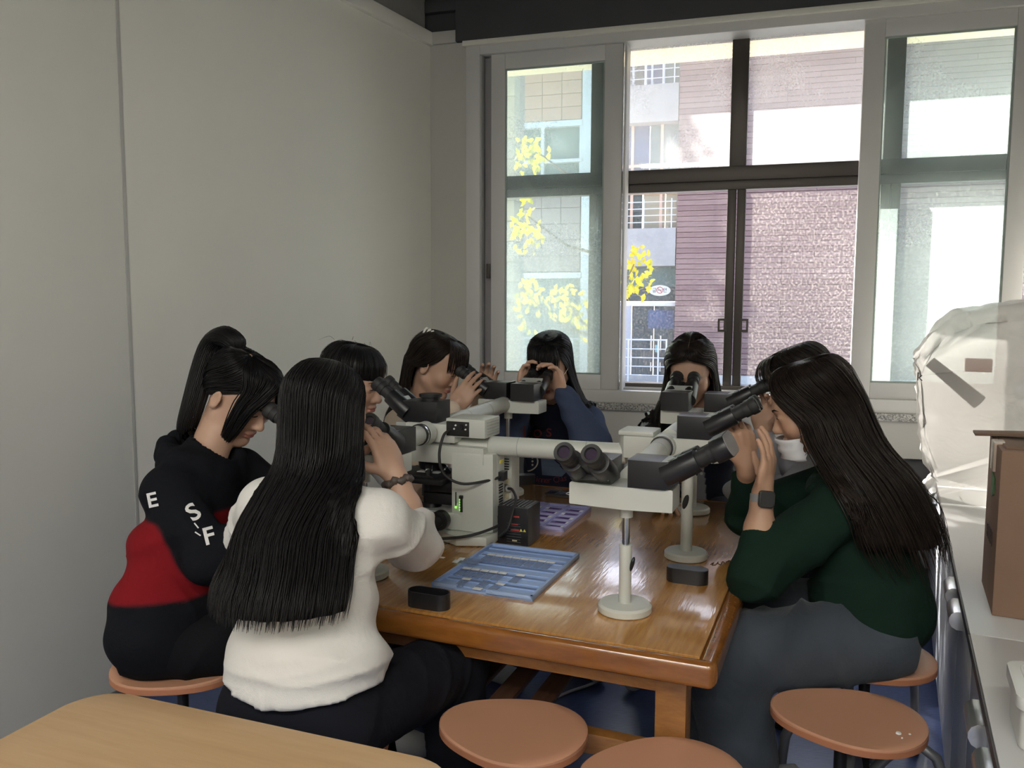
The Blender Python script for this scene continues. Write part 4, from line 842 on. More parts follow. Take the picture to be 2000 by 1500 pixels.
# ================================================================== PEOPLE: signed-distance bodies meshed with surface nets
class Field:
    def __init__(s, lo, hi, h):
        s.h = h; s.lo = np.array(lo, float); n = np.ceil((np.array(hi)-s.lo)/h).astype(int)+1; s.n = n
        s.g = [(s.lo[i]+h*np.arange(n[i])).astype(np.float32) for i in range(3)]; s.A = np.full(n, 1., np.float32)
    def win(s, lo, hi):
        a = np.clip(np.floor((np.array(lo)-s.lo)/s.h).astype(int), 0, s.n); b = np.clip(np.ceil((np.array(hi)-s.lo)/s.h).astype(int)+1, 0, s.n)
        sl = tuple(slice(a[i], b[i]) for i in range(3))
        return sl, s.g[0][sl[0]][:, None, None], s.g[1][sl[1]][None, :, None], s.g[2][sl[2]][None, None, :]
    def _mix(s, sl, d, k, sub):
        A = s.A[sl]
        if A.size == 0: return
        if sub:
            d = -d
            if k <= 0: s.A[sl] = np.maximum(A, d); return
            h = np.clip(.5-.5*(d-A)/k, 0, 1); s.A[sl] = d*(1-h)+A*h+k*h*(1-h)
            return
        if k <= 0: s.A[sl] = np.minimum(A, d); return
        h = np.clip(.5+.5*(A-d)/k, 0, 1); s.A[sl] = A*(1-h)+d*h-k*h*(1-h)
    def cap(s, a, b, ra, rb=None, k=.02, sub=False):
        rb = ra if rb is None else rb; a = np.array(a, float); b = np.array(b, float); m = max(ra, rb)+k+2*s.h
        sl, X, Y, Z = s.win(np.minimum(a, b)-m, np.maximum(a, b)+m); d = b-a; L = max(float(d@d), 1e-9)
        t = np.clip(((X-a[0])*d[0]+(Y-a[1])*d[1]+(Z-a[2])*d[2])/L, 0, 1).astype(np.float32)
        q = np.sqrt((X-a[0]-t*d[0])**2+(Y-a[1]-t*d[1])**2+(Z-a[2]-t*d[2])**2)-(ra+(rb-ra)*t)
        s._mix(sl, q.astype(np.float32), k, sub); return s
    def ell(s, c, r, R=None, k=.02, sub=False):
        c = np.array(c, float); r = np.array(r, float); R = np.eye(3) if R is None else np.array(R); m = max(r)+k+2*s.h
        sl, X, Y, Z = s.win(c-m, c+m); q = []
        for i in range(3): q.append((((X-c[0])*R[0, i]+(Y-c[1])*R[1, i]+(Z-c[2])*R[2, i])/r[i]).astype(np.float32))
        k0 = np.sqrt(q[0]**2+q[1]**2+q[2]**2); k1 = np.sqrt((q[0]/r[0])**2+(q[1]/r[1])**2+(q[2]/r[2])**2)+1e-6
        s._mix(sl, (k0*(k0-1)/k1).astype(np.float32), k, sub); return s
    def mesh(s, smooth=1):
        A = s.A; S = A < 0; c = np.zeros(tuple(np.array(A.shape)-1), np.int8)
        O = [(i, j, k) for i in (0, 1) for j in (0, 1) for k in (0, 1)]; nx, ny, nz = A.shape
        for i, j, k in O: c += S[i:nx-1+i, j:ny-1+j, k:nz-1+k]
        I, J, K = np.nonzero((c > 0) & (c < 8)); vals = {o: A[I+o[0], J+o[1], K+o[2]] for o in O}
        P = np.zeros((len(I), 3)); cnt = np.zeros(len(I))
        for a in O:
            for ax in range(3):
                if a[ax] == 0:
                    b = list(a); b[ax] = 1; b = tuple(b); va, vb = vals[a], vals[b]; m = (va < 0) != (vb < 0)
                    t = np.where(m, va/np.where(m, va-vb, 1), 0); q = np.tile(np.array(a, float), (len(I), 1)); q[:, ax] += t; P[m] += q[m]; cnt[m] += 1
        V = s.lo+(np.stack([I, J, K], 1)+P/cnt[:, None])*s.h
        vid = np.full(c.shape, -1, np.int32); vid[I, J, K] = np.arange(len(I)); Q = []
        for ax in range(3):
            sh = [slice(0, d) for d in A.shape]; s0 = list(sh); s1 = list(sh); s0[ax] = slice(0, A.shape[ax]-1); s1[ax] = slice(1, A.shape[ax])
            a_, b_ = S[tuple(s0)], S[tuple(s1)]; e = np.argwhere(a_ != b_); u, v = (ax+1) % 3, (ax+2) % 3
            ok = (e[:, u] > 0) & (e[:, v] > 0) & (e[:, u] < A.shape[u]-1) & (e[:, v] < A.shape[v]-1); e = e[ok]; f = a_[tuple(e.T)]
            def g(du, dv): q = e.copy(); q[:, u] += du; q[:, v] += dv; return vid[tuple(q.T)]
            q = np.stack([g(-1, -1), g(0, -1), g(0, 0), g(-1, 0)], 1); q[~f] = q[~f][:, ::-1]; Q.append(q)
        Q = np.concatenate(Q); Q = Q[(Q >= 0).all(1)]
        for _ in range(smooth): V = lap(V, Q, .5)
        return V, Q
def lap(V, Q, w):
    n = len(V); acc = np.zeros_like(V); cnt = np.zeros(n)
    for a, b in ((0, 1), (1, 2), (2, 3), (3, 0)):
        i, j = Q[:, a], Q[:, b]
        for x in range(3): acc[:, x] += np.bincount(i, V[j, x], n)+np.bincount(j, V[i, x], n)
        cnt += np.bincount(i, minlength=n)+np.bincount(j, minlength=n)
    return V*(1-w)+w*acc/np.maximum(cnt, 1)[:, None]
def vnorm(V, Q):
    fn = np.cross(V[Q[:, 2]]-V[Q[:, 0]], V[Q[:, 3]]-V[Q[:, 1]]); N = np.zeros_like(V)
    for c in range(4):
        for x in range(3): N[:, x] += np.bincount(Q[:, c], fn[:, x], len(V))
    return N/np.maximum(np.linalg.norm(N, axis=1), 1e-12)[:, None]
def npmesh(name, V, Q, mats, attrs=None):
    me = bpy.data.meshes.new(name); me.vertices.add(len(V)); me.vertices.foreach_set('co', np.asarray(V, np.float32).ravel())
    n = Q.shape[1]; me.loops.add(Q.size); me.loops.foreach_set('vertex_index', Q.astype(np.int32).ravel()); me.polygons.add(len(Q)); me.polygons.foreach_set('loop_start', np.arange(0, Q.size, n, dtype=np.int32))
    me.update(calc_edges=True)
    for k, v in (attrs or {}).items():
        if v.ndim == 1: a = me.attributes.new(k, 'FLOAT', 'POINT'); a.data.foreach_set('value', v.astype(np.float32))
        else: a = me.attributes.new(k, 'FLOAT_COLOR', 'POINT'); a.data.foreach_set('color', np.concatenate([v, np.ones((len(v), 1))], 1).astype(np.float32).ravel())
    for m in mats: me.materials.append(m)
    return me
def snoise(P, f, seed=0):
    """cheap smooth noise in about [-1, 1]"""
    g = np.random.default_rng(seed); out = np.zeros(len(P))
    for i in range(5):
        d = g.normal(size=3); d /= np.linalg.norm(d); out += np.sin(P@d*f*g.uniform(.7, 1.5)+g.uniform(0, 6.28)+1.2*np.sin(P@g.normal(size=3)*f*.6))
    return out/3.2
def nrm(v): v = np.array(v, float); return v/np.linalg.norm(v)
def attrmat(name, rough=.6, bump=.0, bscale=200, sheen=0., wr=0., wscale=14., spec=.5):
    m = bpy.data.materials.new(name); m.use_nodes = True; t = m.node_tree; b = t.nodes['Principled BSDF']; a = t.nodes.new('ShaderNodeAttribute'); a.attribute_name = 'col'; t.links.new(a.outputs['Color'], b.inputs['Base Color'])
    b.inputs['Roughness'].default_value = rough; b.inputs['Sheen Weight'].default_value = sheen; b.inputs['Specular IOR Level'].default_value = spec
    if bump or wr:
        tc = t.nodes.new('ShaderNodeTexCoord'); last = None
        for st, sc, ds in ((bump, bscale, .002), (wr, wscale, .02)):
            if not st: continue
            n = t.nodes.new('ShaderNodeTexNoise'); n.inputs['Scale'].default_value = sc; n.inputs['Detail'].default_value = 3; n.inputs['Distortion'].default_value = .6 if sc < 60 else 0; t.links.new(tc.outputs['Object'], n.inputs[0])
            bp = t.nodes.new('ShaderNodeBump'); bp.inputs['Strength'].default_value = st; bp.inputs['Distance'].default_value = ds; t.links.new(n.outputs[0], bp.inputs['Height'])
            if last: t.links.new(last.outputs[0], bp.inputs['Normal'])
            last = bp
        t.links.new(last.outputs[0], b.inputs['Normal'])
    MATS[name] = m; return m
M_skin = attrmat('skin', .5, .08, 260); M_cloth = attrmat('cloth', .9, .25, 420, 0., .35, 13, .12); M_denim = attrmat('denim', .85, .2, 500, .1, .45, 16, .2)
def hairmat(name, c, c2):
    m = mat(name, c, .38, spec=.2, noise=.5, nscale=40, col2=c2); return m
M_hair = hairmat('black_hair', (.010, .0095, .010), (.006, .0055, .006)); M_hairb = hairmat('brown_black_hair', (.024, .016, .012), (.010, .0075, .0065)); M_haird = hairmat('dark_brown_hair', (.022, .017, .014), (.010, .008, .008))

def headframe(fd, roll=0.):
    f = nrm(fd); r = nrm(np.cross(f, EZ)); u = np.cross(r, f)
    if roll: r, u = r*math.cos(roll)+u*math.sin(roll), u*math.cos(roll)-r*math.sin(roll)
    return np.stack([r, f, u], 1)      # columns: right, forward, up
def add_head(F_, c, R, sc=1., ears=True):
    def W(p): return c+R@(np.array(p)*sc)
    E = lambda p, r, k=.02, sub=False, Rl=None: F_.ell(W(p), np.array(r)*sc, R if Rl is None else R@Rl, k*sc, sub)
    Cc = lambda a, b, ra, rb, k=.02: F_.cap(W(a), W(b), ra*sc, rb*sc, k*sc)
    E((0, -.016, .036), (.075, .096, .085)); E((0, .026, -.022), (.063, .064, .086), .03)
    for s_ in (-1, 1):
        Cc((s_*.046, -.002, -.052), (s_*.012, .064, -.098), .024, .016, .02); E((s_*.040, .052, -.030), (.026, .028, .026), .02)
    E((0, .066, -.100), (.019, .017, .014), .015); E((0, .070, .024), (.05, .022, .018), .02); E((0, .046, .052), (.052, .036, .036), .02)
    for s_ in (-1, 1): E((s_*.0315, .103, .0005), (.019, .017, .011), .010, True); E((s_*.0315, .0755, .0), (.0165, .0135, .0115), .003)
    Cc((0, .082, .006), (0, .1005, -.030), .0075, .0105, .008); E((0, .100, -.034), (.0115, .0105, .009), .006)
    for s_ in (-1, 1): E((s_*.0125, .090, -.0365), (.0085, .010, .0075), .005)
    E((0, .083, -.061), (.023, .011, .0058), .004); E((0, .0815, -.0715), (.0195, .011, .0068), .004); E((0, .097, -.0662), (.022, .008, .0016), .003, True)
    for s_ in (-1, 1) if ears else ():
        Rl = np.array(Euler((-.2, 0, s_*-.35)).to_matrix()); E((s_*.078, -.012, -.008), (.0075, .019, .031), .006, False, Rl); E((s_*.087, -.008, -.004), (.006, .011, .019), .004, True, Rl)
def add_hand(F_, Wr, d, n, right, curl=(22, 28, 18), spread=.06, thumb=(.55, .55, .5), sc=1., tcurl=20):
    """palm, four fingers of different length and a thumb from the palm's side"""
    d = nrm(d); n = np.array(n, float); n = nrm(n-d*(n@d)); a = np.cross(d, n)*(1 if right else -1); Wr = np.array(Wr, float)
    R = np.stack([a, d, n], 1); L = .088*sc
    F_.ell(Wr+d*L*.52, np.array((.041, .054, .0155))*sc, R, .012); F_.cap(Wr-d*.02*sc, Wr+d*L*.35, .0235*sc, .021*sc, .015)
    F_.ell(Wr+d*L*.34+a*.022*sc+n*.006*sc, np.array((.017, .03, .015))*sc, R, .01)
    tips = []
    for j, (off, ln, back) in enumerate(((.0295, .073, .0), (.0100, .081, -.004), (-.0100, .075, -.001), (-.0285, .058, .008))):
        cj = curl[j] if hasattr(curl[0], '__len__') else curl
        p = Wr+d*(L-back*sc)+a*off*sc; ang = 0; sp = nrm(d+a*spread*(1.5-j)); r_ = (.0090, .0092, .0088, .0078)[j]*sc
        F_.cap(p-d*.03*sc, p, r_*1.1, r_*1.08, .008)
        for ph, fr in enumerate((.46, .30, .24)):
            ang += math.radians(cj[ph]); dd = sp*math.cos(ang)+n*math.sin(ang); q = p+dd*ln*fr*sc; F_.cap(p, q, r_*(1-.07*ph), r_*(1-.07*(ph+1)), .0025); p = q
        tips.append(p)
    p = Wr+d*.026*sc+a*.030*sc+n*.006*sc; td = nrm(d*thumb[0]+a*thumb[1]+n*thumb[2])
    for ph, ln in enumerate((.040, .032, .026)):
        F_.cap(p, p+td*ln*sc, (.0125-.0014*ph)*sc, (.0115-.0018*ph)*sc, .006); p = p+td*ln*sc; td = nrm(td+d*math.radians(tcurl)*.8)
    tips.append(p); return tips
def segd(P, a, b):
    a = np.array(a); b = np.array(b); d = b-a; t = np.clip((P-a)@d/(d@d), 0, 1); return np.linalg.norm(P-a-t[:, None]*d, axis=1)

def loft_hair(rings, nlock, seed, mlock=24, lw=1.7, cap=True, jit=.014, end=.12, thick=.25, wave=0., ext=0., capend=.97):
    """rings: (centre, right vec, back vec, rx, ry, a0, a1) - hair runs along the loft between azimuths a0..a1 (0 = back, +90 = right)"""
    g = np.random.default_rng(seed); m = len(rings); C = np.array([r[0] for r in rings], float); RX = np.array([np.array(r[1])*r[3] for r in rings]); RY = np.array([np.array(r[2])*r[4] for r in rings]); A0 = np.radians([r[5] for r in rings]); A1 = np.radians([r[6] for r in rings])
    def cr(X, t):
        x = t*(m-1); i = np.minimum(np.floor(x).astype(int), m-2); f = (x-i); X = np.asarray(X); f = f.reshape(-1, *([1]*(X.ndim-1)))
        p0 = X[np.maximum(i-1, 0)]; p1 = X[i]; p2 = X[i+1]; p3 = X[np.minimum(i+2, m-1)]
        return .5*(2*p1+(p2-p0)*f+(2*p0-5*p1+4*p2-p3)*f**2+(3*p1-p0-3*p2+p3)*f**3)
    def surf(t, u, rad=1., daz=0.):
        a0 = cr(A0, t); a1 = cr(A1, t); az = a0+(a1-a0)*u+daz
        return cr(C, t)+(cr(RX, t)*np.sin(az)[:, None]+cr(RY, t)*np.cos(az)[:, None])*np.asarray(rad).reshape(-1, 1)
    V = []; Q = []; nv = 0
    if cap:
        nu, nt_ = 44, mlock; ts = np.linspace(0, 1, nt_)
        for rad in (.97, .86):
            V.append(np.concatenate([surf(ts*(capend if rad > .9 else capend-.03), np.full(nt_, u), rad+.012*math.sin(u*60+rad*9)) for u in np.linspace(0, 1, nu)]))
        def vid(l, i, j): return l*nu*nt_+i*nt_+j
        for l in (0, 1):
            for i in range(nu-1):
                for j in range(nt_-1):
                    q = [vid(l, i, j), vid(l, i+1, j), vid(l, i+1, j+1), vid(l, i, j+1)]; Q.append(q if l == 0 else q[::-1])
        for j in range(nt_-1):
            Q.append([vid(0, 0, j), vid(0, 0, j+1), vid(1, 0, j+1), vid(1, 0, j)]); Q.append([vid(0, nu-1, j), vid(1, nu-1, j), vid(1, nu-1, j+1), vid(0, nu-1, j+1)])
        for i in range(nu-1): Q.append([vid(0, i, nt_-1), vid(0, i+1, nt_-1), vid(1, i+1, nt_-1), vid(1, i, nt_-1)])
        nv = 2*nu*nt_
    # width of the loft along its length
    ts = np.linspace(0, 1, mlock); seg = 4
    for i in range(nlock):
        u = (i+.5)/nlock+g.uniform(-.6, .6)/nlock; u = min(max(u, 0), 1); te = 1-g.uniform(0, end)+ext*g.uniform(0, 1); t = np.clip(ts*te, 0, 1); ph = g.uniform(0, 6.28)
        rad = 1+g.normal(0, jit)+.012*np.sin(t*9+ph)*min(1, wave*10+.4)+wave*np.sin(t*22+ph*.5)*t
        daz = g.normal(0, .02)+.03*np.sin(t*5+ph)+wave*.6*np.sin(t*18+ph)*t
        P = surf(t, np.full(mlock, u), rad, daz); Pn = surf(t, np.full(mlock, min(u+.02, 1.02)), rad, daz); rv = P-cr(C, t)
        w = np.linalg.norm(Pn-P, axis=1)/.02/nlock*lw*.5; w = np.clip(w, .0016, .011)*(1-.85*np.clip((ts-.8)/.2, 0, 1)**1.5)*np.clip(ts*8+.35, 0, 1)
        T = np.gradient(P, axis=0); T /= np.linalg.norm(T, axis=1)[:, None]+1e-9; rv = rv-T*np.sum(rv*T, 1)[:, None]; rv /= np.linalg.norm(rv, axis=1)[:, None]+1e-9; B = np.cross(T, rv)
        for k in range(seg): a = 2*PI*k/seg; V.append(P+(rv*math.cos(a)*thick+B*math.sin(a))*w[:, None])
        for k in range(seg):
            k2 = (k+1) % seg; b0 = nv+k*mlock; b1 = nv+k2*mlock
            for j in range(mlock-1): Q.append([b0+j, b1+j, b1+j+1, b0+j+1])
        nv += seg*mlock
    return np.concatenate(V), np.array(Q)
def ring(c, r, bk, rx, ry, a0=-180, a1=180): return (np.array(c, float), r, bk, rx, ry, a0, a1)
def strand_mesh(paths, r0):
    V = []; Q = []; nv = 0
    for P in paths:
        P = np.array(P, float); m = len(P); T = np.gradient(P, axis=0); T /= np.linalg.norm(T, axis=1)[:, None]; U = np.cross(T, [.31, .5, .8]); U /= np.linalg.norm(U, axis=1)[:, None]; B = np.cross(T, U); w = r0*(1-.8*np.linspace(0, 1, m)**2)
        for k in range(4): a = k*PI/2; V.append(P+(U*math.cos(a)+B*math.sin(a))*w[:, None])
        for k in range(4):
            b0 = nv+k*m; b1 = nv+((k+1) % 4)*m
            for j in range(m-1): Q.append([b0+j, b1+j, b1+j+1, b0+j+1])
        nv += 4*m
    return np.concatenate(V), np.array(Q)
def curve(pts, n=10):
    P = [np.array(p, float) for p in pts]; out = []
    for i in range(len(P)-1):
        p0 = P[max(i-1, 0)]; p1 = P[i]; p2 = P[i+1]; p3 = P[min(i+2, len(P)-1)]
        for k in range(n):
            t = k/n; out.append(.5*((2*p1)+(-p0+p2)*t+(2*p0-5*p1+4*p2-p3)*t*t+(-p0+3*p1-3*p2+p3)*t**3))
    out.append(P[-1]); return np.array(out)

SKIN = np.array((.50, .315, .225)); LIP = np.array((.42, .15, .13))
class Person:
    def __init__(s, label, base, head, fd, neck, sh, elb, wri, pelvis, knees, ankles, hands, roll=0., sleeve=(.96, .96), bulk=1., tcol=(.5, .5, .5), bcol=(.02, .02, .025), tname='sweatshirt', bname='trousers', colfn=None, sr=(.056, .051, .041), skin=None, hs=1., hem=None, hemz=None, hemv=0., legr=(.088, .066, .055), tmat=None, bmat=None, fold=.006, hood=False, seed=1, shoe=(.6, .6, .6), collar=True, trunk=None, ears=True, hipz=.035, bfold=.007):
        s.base = np.array(base, float); s.R = headframe(fd, roll); s.c = np.array(head, float); s.neck = np.array(neck, float); s.hs = hs
        s.sh, s.elb, s.wri = [np.array(x, float) for x in sh], [np.array(x, float) for x in elb], [np.array(x, float) for x in wri]
        pelvis = np.array(pelvis, float); SK = SKIN if skin is None else np.array(skin)
        rx = nrm(s.sh[0]-s.sh[1]); s.rx = rx
        # ---- skin body
        pts = np.array([s.c+.16, s.c-.16, s.neck, *s.sh, *s.elb, *s.wri, *[w_+.13 for w_ in s.wri], *[w_-.1 for w_ in s.wri], s.neck-np.array((.0, 0, .2))]); lo = pts.min(0)-.06; hi = pts.max(0)+.08
        for w_, hd in zip(s.wri, hands):
            if hd: e = w_+nrm(hd[0])*.2; lo = np.minimum(lo, e-.03); hi = np.maximum(hi, e+.03)
        F_ = Field(lo, hi, .004)
        mid = s.neck*.55+pelvis*.45; fw = nrm(np.cross(EZ, rx)); up = nrm(s.neck-pelvis); ax = np.stack([rx, nrm(np.cross(up, rx)), up], 1)
        F_.ell(s.neck-up*.13, (.105, .065, .14), ax, .03); F_.cap(s.sh[0], s.sh[1], .03, .03, .02)
        F_.cap(s.neck-up*.02, s.c+s.R@np.array((0, -.022, -.05))*hs, .053, .049, .03)
        add_head(F_, s.c, s.R, hs, ears); s.tips = [None, None]
        for i in (0, 1):
            F_.cap(s.sh[i], s.elb[i], .040, .036, .015); F_.cap(s.elb[i], s.elb[i]*.45+s.wri[i]*.55, .039, .036, .02); F_.cap(s.elb[i]*.45+s.wri[i]*.55, s.wri[i], .036, .0245, .02)
            if hands[i]: s.tips[i] = add_hand(F_, s.wri[i], hands[i][0], hands[i][1], i == 0, **(hands[i][2] if len(hands[i]) > 2 else {}))
        V, Q = F_.mesh(1)
        Lc = (V-s.c)@s.R/hs; wl_ = np.exp(-(((Lc[:, 0]/.024)**2+((Lc[:, 2]+.0662)/.0105)**2+((Lc[:, 1]-.088)/.03)**2)**2)); wb = np.exp(-(((np.abs(Lc[:, 0])-.045)/.025)**2+((Lc[:, 2]+.035)/.02)**2+((Lc[:, 1]-.07)/.04)**2))
        col = SK[None]*(1+.05*snoise(V, 60, seed)[:, None])*np.ones((len(V), 1)); col = col*(1-wl_[:, None])+LIP*wl_[:, None]; col = col*(1-.18*wb[:, None])+np.array((.55, .24, .17))*.18*wb[:, None]
        if hands:      # warmer finger tips
            for tp in s.tips:
                if tp is not None:
                    for q in tp: w_ = np.exp(-(np.linalg.norm(V-q, axis=1)/.012)**2)[:, None]; col = col*(1-.35*w_)+np.array((.60, .33, .25))*.35*w_
        s.o = link('person', npmesh('person', V-s.base, Q, [M_skin], {'col': np.clip(col, 0, 1)}), None, None, 180); s.o.location = tuple(s.base); tag(s.o, label, 'person', None)
        # ---- upper garment
        st = trunk or ((0., .152, .112), (.25, .145, .108), (.5, .142, .106), (.75, .145, .102), (.93, .12, .08))
        hemd = hem if hem is not None else .0
        lo = np.minimum(pelvis-.3, np.min([*s.sh, *s.elb, *s.wri], 0)-.12); hi = np.maximum(pelvis+np.array((.3, .3, 0)), np.max([*s.sh, *s.elb, *s.wri, s.neck], 0)+.14); lo[2] = min(pelvis[2]-.1+hemd, min(e[2] for e in s.elb)-.12)
        T = Field(lo, hi, .0065); bend = fw*0
        for t_, hw, hd in st:
            c_ = pelvis+(s.neck-pelvis)*t_+(trunkb*0 if False else 0); hh = .5*np.linalg.norm(s.neck-pelvis)*(.52 if t_ < .6 else .42 if t_ < .9 else .22); T.ell(c_+up*hemd*(1-t_), np.array((hw, hd, hh))*bulk, ax, .045)
        T.cap(s.sh[0]*.95+s.sh[1]*.05, s.sh[0]*.05+s.sh[1]*.95, .056*bulk, None, .03); T.cap(s.neck-up*.05, s.neck+up*.008, .082, .064, .03)
        for i in (0, 1):
            e = s.elb[i]; w_ = e+(s.wri[i]-e)*sleeve[i]; q0, q1, q2 = sr
            T.cap(s.sh[i]-EZ*.008, e, q0, q1, .025); 
            if sleeve[i] > .02: T.cap(e, e+(w_-e)*.8, q1, q2, .015); T.cap(e+(w_-e)*.86, w_, q2*.92, q2*.86, .01)
        if hood:
            bk = -ax[:, 1] if (ax[:, 1]@fw) > 0 else ax[:, 1]
            bk = -nrm(np.array([s.R[0, 1], s.R[1, 1], 0])); 
            for k in range(9):
                a = PI*(k/8-.5)*1.5; p0 = s.neck+up*.01+rx*.095*math.sin(a)+bk*(.085*math.cos(a)+.015)+EZ*(.03*math.cos(a)); T.cap(p0, p0-EZ*.03+bk*.008, .028, .030, .02)
        if hemz is not None:      # hem: cut below a slightly sagging line, sleeves stay
            X, Y, Z = T.g[0][:, None, None], T.g[1][None, :, None], T.g[2][None, None, :]; lat = (X-pelvis[0])*rx[0]+(Y-pelvis[1])*rx[1]; near = np.sqrt((X-pelvis[0])**2+(Y-pelvis[1])**2) < .27
            cut = (hemz+hemv*np.abs(lat)-Z).astype(np.float32); T.A = np.where(near, np.maximum(T.A, cut+0*T.A), T.A)
        # neck opening
        T.cap(s.neck-up*.03+(s.c-s.neck)*.02, s.neck+(s.c-s.neck)*.7, .056, .062, .008, sub=True)
        s.T = T; V, Q = T.mesh(1)
        N = vnorm(V, Q); g_ = np.minimum(segd(V, s.sh[0], s.elb[0]), segd(V, s.sh[1], s.elb[1])); g2 = np.minimum(segd(V, s.elb[0], s.wri[0]), segd(V, s.elb[1], s.wri[1]))
        axd = (V-pelvis)@up; f1 = np.sin(60*axd+3*snoise(V, 9, seed+2))*np.clip(snoise(V, 8, seed+5)+.3, 0, 1); f2 = snoise(V, 22, seed); f3 = np.sin(95*((V-s.elb[0])@nrm(s.wri[0]-s.elb[0]))+4*snoise(V, 14, seed+3))*np.clip(1-g2/.07, 0, 1)
        rg = lambda d_, f_, sd_: (1-np.abs(np.sin(f_*((V-pelvis)@nrm(d_))+2.6*snoise(V, 7, sd_))))**3*np.clip(snoise(V, 6, sd_+1)+.35, 0, 1)
        f4 = rg(up+.5*rx, 17, seed+21)+rg(up-.7*rx, 15, seed+31)+.7*rg(up, 24, seed+41)
        V = V+N*(fold*(.3*f1+.45*f2+.5*f3+.9*f4))[:, None]*np.clip((axd-.0)/.05+.6, .2, 1)[:, None]
        col = np.ones((len(V), 1))*np.array(tcol)
        if colfn: col = colfn(V, col, dict(arm=np.minimum(g_, g2), axd=axd, up=up, pelvis=pelvis, ax=ax))
        s.topV, s.topQ = V, Q
        s.top = s.part(tname, V, Q, tmat or M_cloth, {'col': col})
        # ---- trousers
        lo = np.min([pelvis, *knees, *ankles], 0)-.2; hi = np.max([pelvis, *knees, *ankles], 0)+.2; lo[2] = .02; B = Field(lo, hi, .008)
        pw_ = np.array((.150, .112, .12))*bulk; B.ell(pelvis-EZ*.0, pw_, ax, .05)
        for i in (0, 1):
            hp = pelvis+rx*(.085 if i == 0 else -.085)*bulk-EZ*hipz; B.cap(hp, knees[i], legr[0]*bulk, legr[1], .03); B.cap(knees[i], np.array(ankles[i])+EZ*.03, legr[1], legr[2], .03)
        V, Q = B.mesh(1); N = vnorm(V, Q); rgd = lambda d_, f_, sd_: (1-np.abs(np.sin(f_*(V@nrm(d_))+2.6*snoise(V, 7, sd_))))**3*np.clip(snoise(V, 7, sd_+1)+.4, 0, 1)
        kd = nrm(knees[0]-pelvis); V = V+N*(.005*snoise(V, 24, seed+9)+bfold*(rgd(kd+.6*EZ, 19, seed+3)+rgd(kd-.8*EZ, 16, seed+13)+.7*rgd(kd, 30, seed+23)))[:, None]
        bc = np.ones((len(V), 1))*np.array(bcol)
        if bmat is M_denim: bc = bc*(1+.35*snoise(V, 14, seed)[:, None])
        s.part(bname, V, Q, bmat or M_cloth, {'col': np.clip(bc, 0, 1)})
        for i in (0, 1):
            a = np.array(ankles[i], float); d = nrm((np.array(knees[i])-pelvis)*np.array((1, 1, 0))); S_ = Field(a-np.array((.3, .3, .1)), a+np.array((.3, .3, .15)), .008); a0 = np.array((a[0], a[1], .045))
            S_.cap(a0-d*.06, a0+d*.13, .043, .038, .02); S_.cap(a0-d*.04, a0-d*.02+EZ*.06, .042, .045, .03); V, Q = S_.mesh(1); V[:, 2] = np.maximum(V[:, 2], .002); s.part('shoe', V, Q, M_cloth, {'col': np.ones((len(V), 1))*np.array(shoe)})
        # brows, lash lines
        for sg in (-1, 1):
            br = [s.c+s.R@(np.array((sg*x, y, z))*hs) for x, y, z in ((.014, .0935, .020), (.025, .0935, .0245), (.037, .088, .0255), (.048, .078, .020))]
            V, Q = strand_mesh([curve(br, 4)], .0028); s.part('eyebrow', V, Q, M_hair)
            br = [s.c+s.R@(np.array((sg*x, y, z))*hs) for x, y, z in ((.0165, .0865, -.0005), (.024, .0895, .0015), (.033, .0895, .0015), (.041, .085, .0), (.0465, .079, -.002))]
            V, Q = strand_mesh([curve(br, 4)], .0016); s.part('eyelash', V, Q, M_hair)
    def part(s, name, V, Q, m, attrs=None, ang=180, par=None):
        o = link(name, npmesh(name, np.asarray(V)-s.base, Q, [m], attrs), None, par or s.o, ang); return o
    def H(s, p): return s.c+s.R@(np.array(p, float)*s.hs)
    def hring(s, p, rx, ry, a0, a1, tilt=0.):
        """ring in the head frame: p local centre, right axis and back axis of the head (tilt pitches the ring)"""
        bk = -s.R[:, 1]*math.cos(tilt)-s.R[:, 2]*math.sin(tilt); return (s.H(p), s.R[:, 0], bk, rx*s.hs, ry*s.hs, a0, a1)
    def push(s, V, marg=.014):
        A = s.T.A; n = np.array(A.shape)
        for _ in range(3):
            g = (V-s.T.lo)/s.T.h; i = np.round(g).astype(int); ok = ((i > 1) & (i < n-2)).all(1); ii = np.where(ok[:, None], i, 2); d = A[tuple(ii.T)]
            G = np.stack([A[tuple((ii+e).T)]-A[tuple((ii-e).T)] for e in np.eye(3, dtype=int)], 1); L = np.linalg.norm(G, axis=1)[:, None]; G = G/np.maximum(L, 1e-6)
            m = ok & (d < marg) & (d > -.2); V = np.where(m[:, None], V+G*np.clip(marg-d, 0, .05)[:, None], V)
        return V
    def hair(s, rings, n, seed, m=None, name='hair', **kw):
        V, Q = loft_hair(rings, n, seed, **kw); V = s.push(V); return s.part(name, V, Q, m or M_hair)
    def strands(s, paths, r0=.001, m=None, name='loose_hair'):
        V, Q = strand_mesh(paths, r0); V = s.push(V, .03); o = s.part(name, V, Q, m or M_hair); o['kind'] = 'stuff'; return o
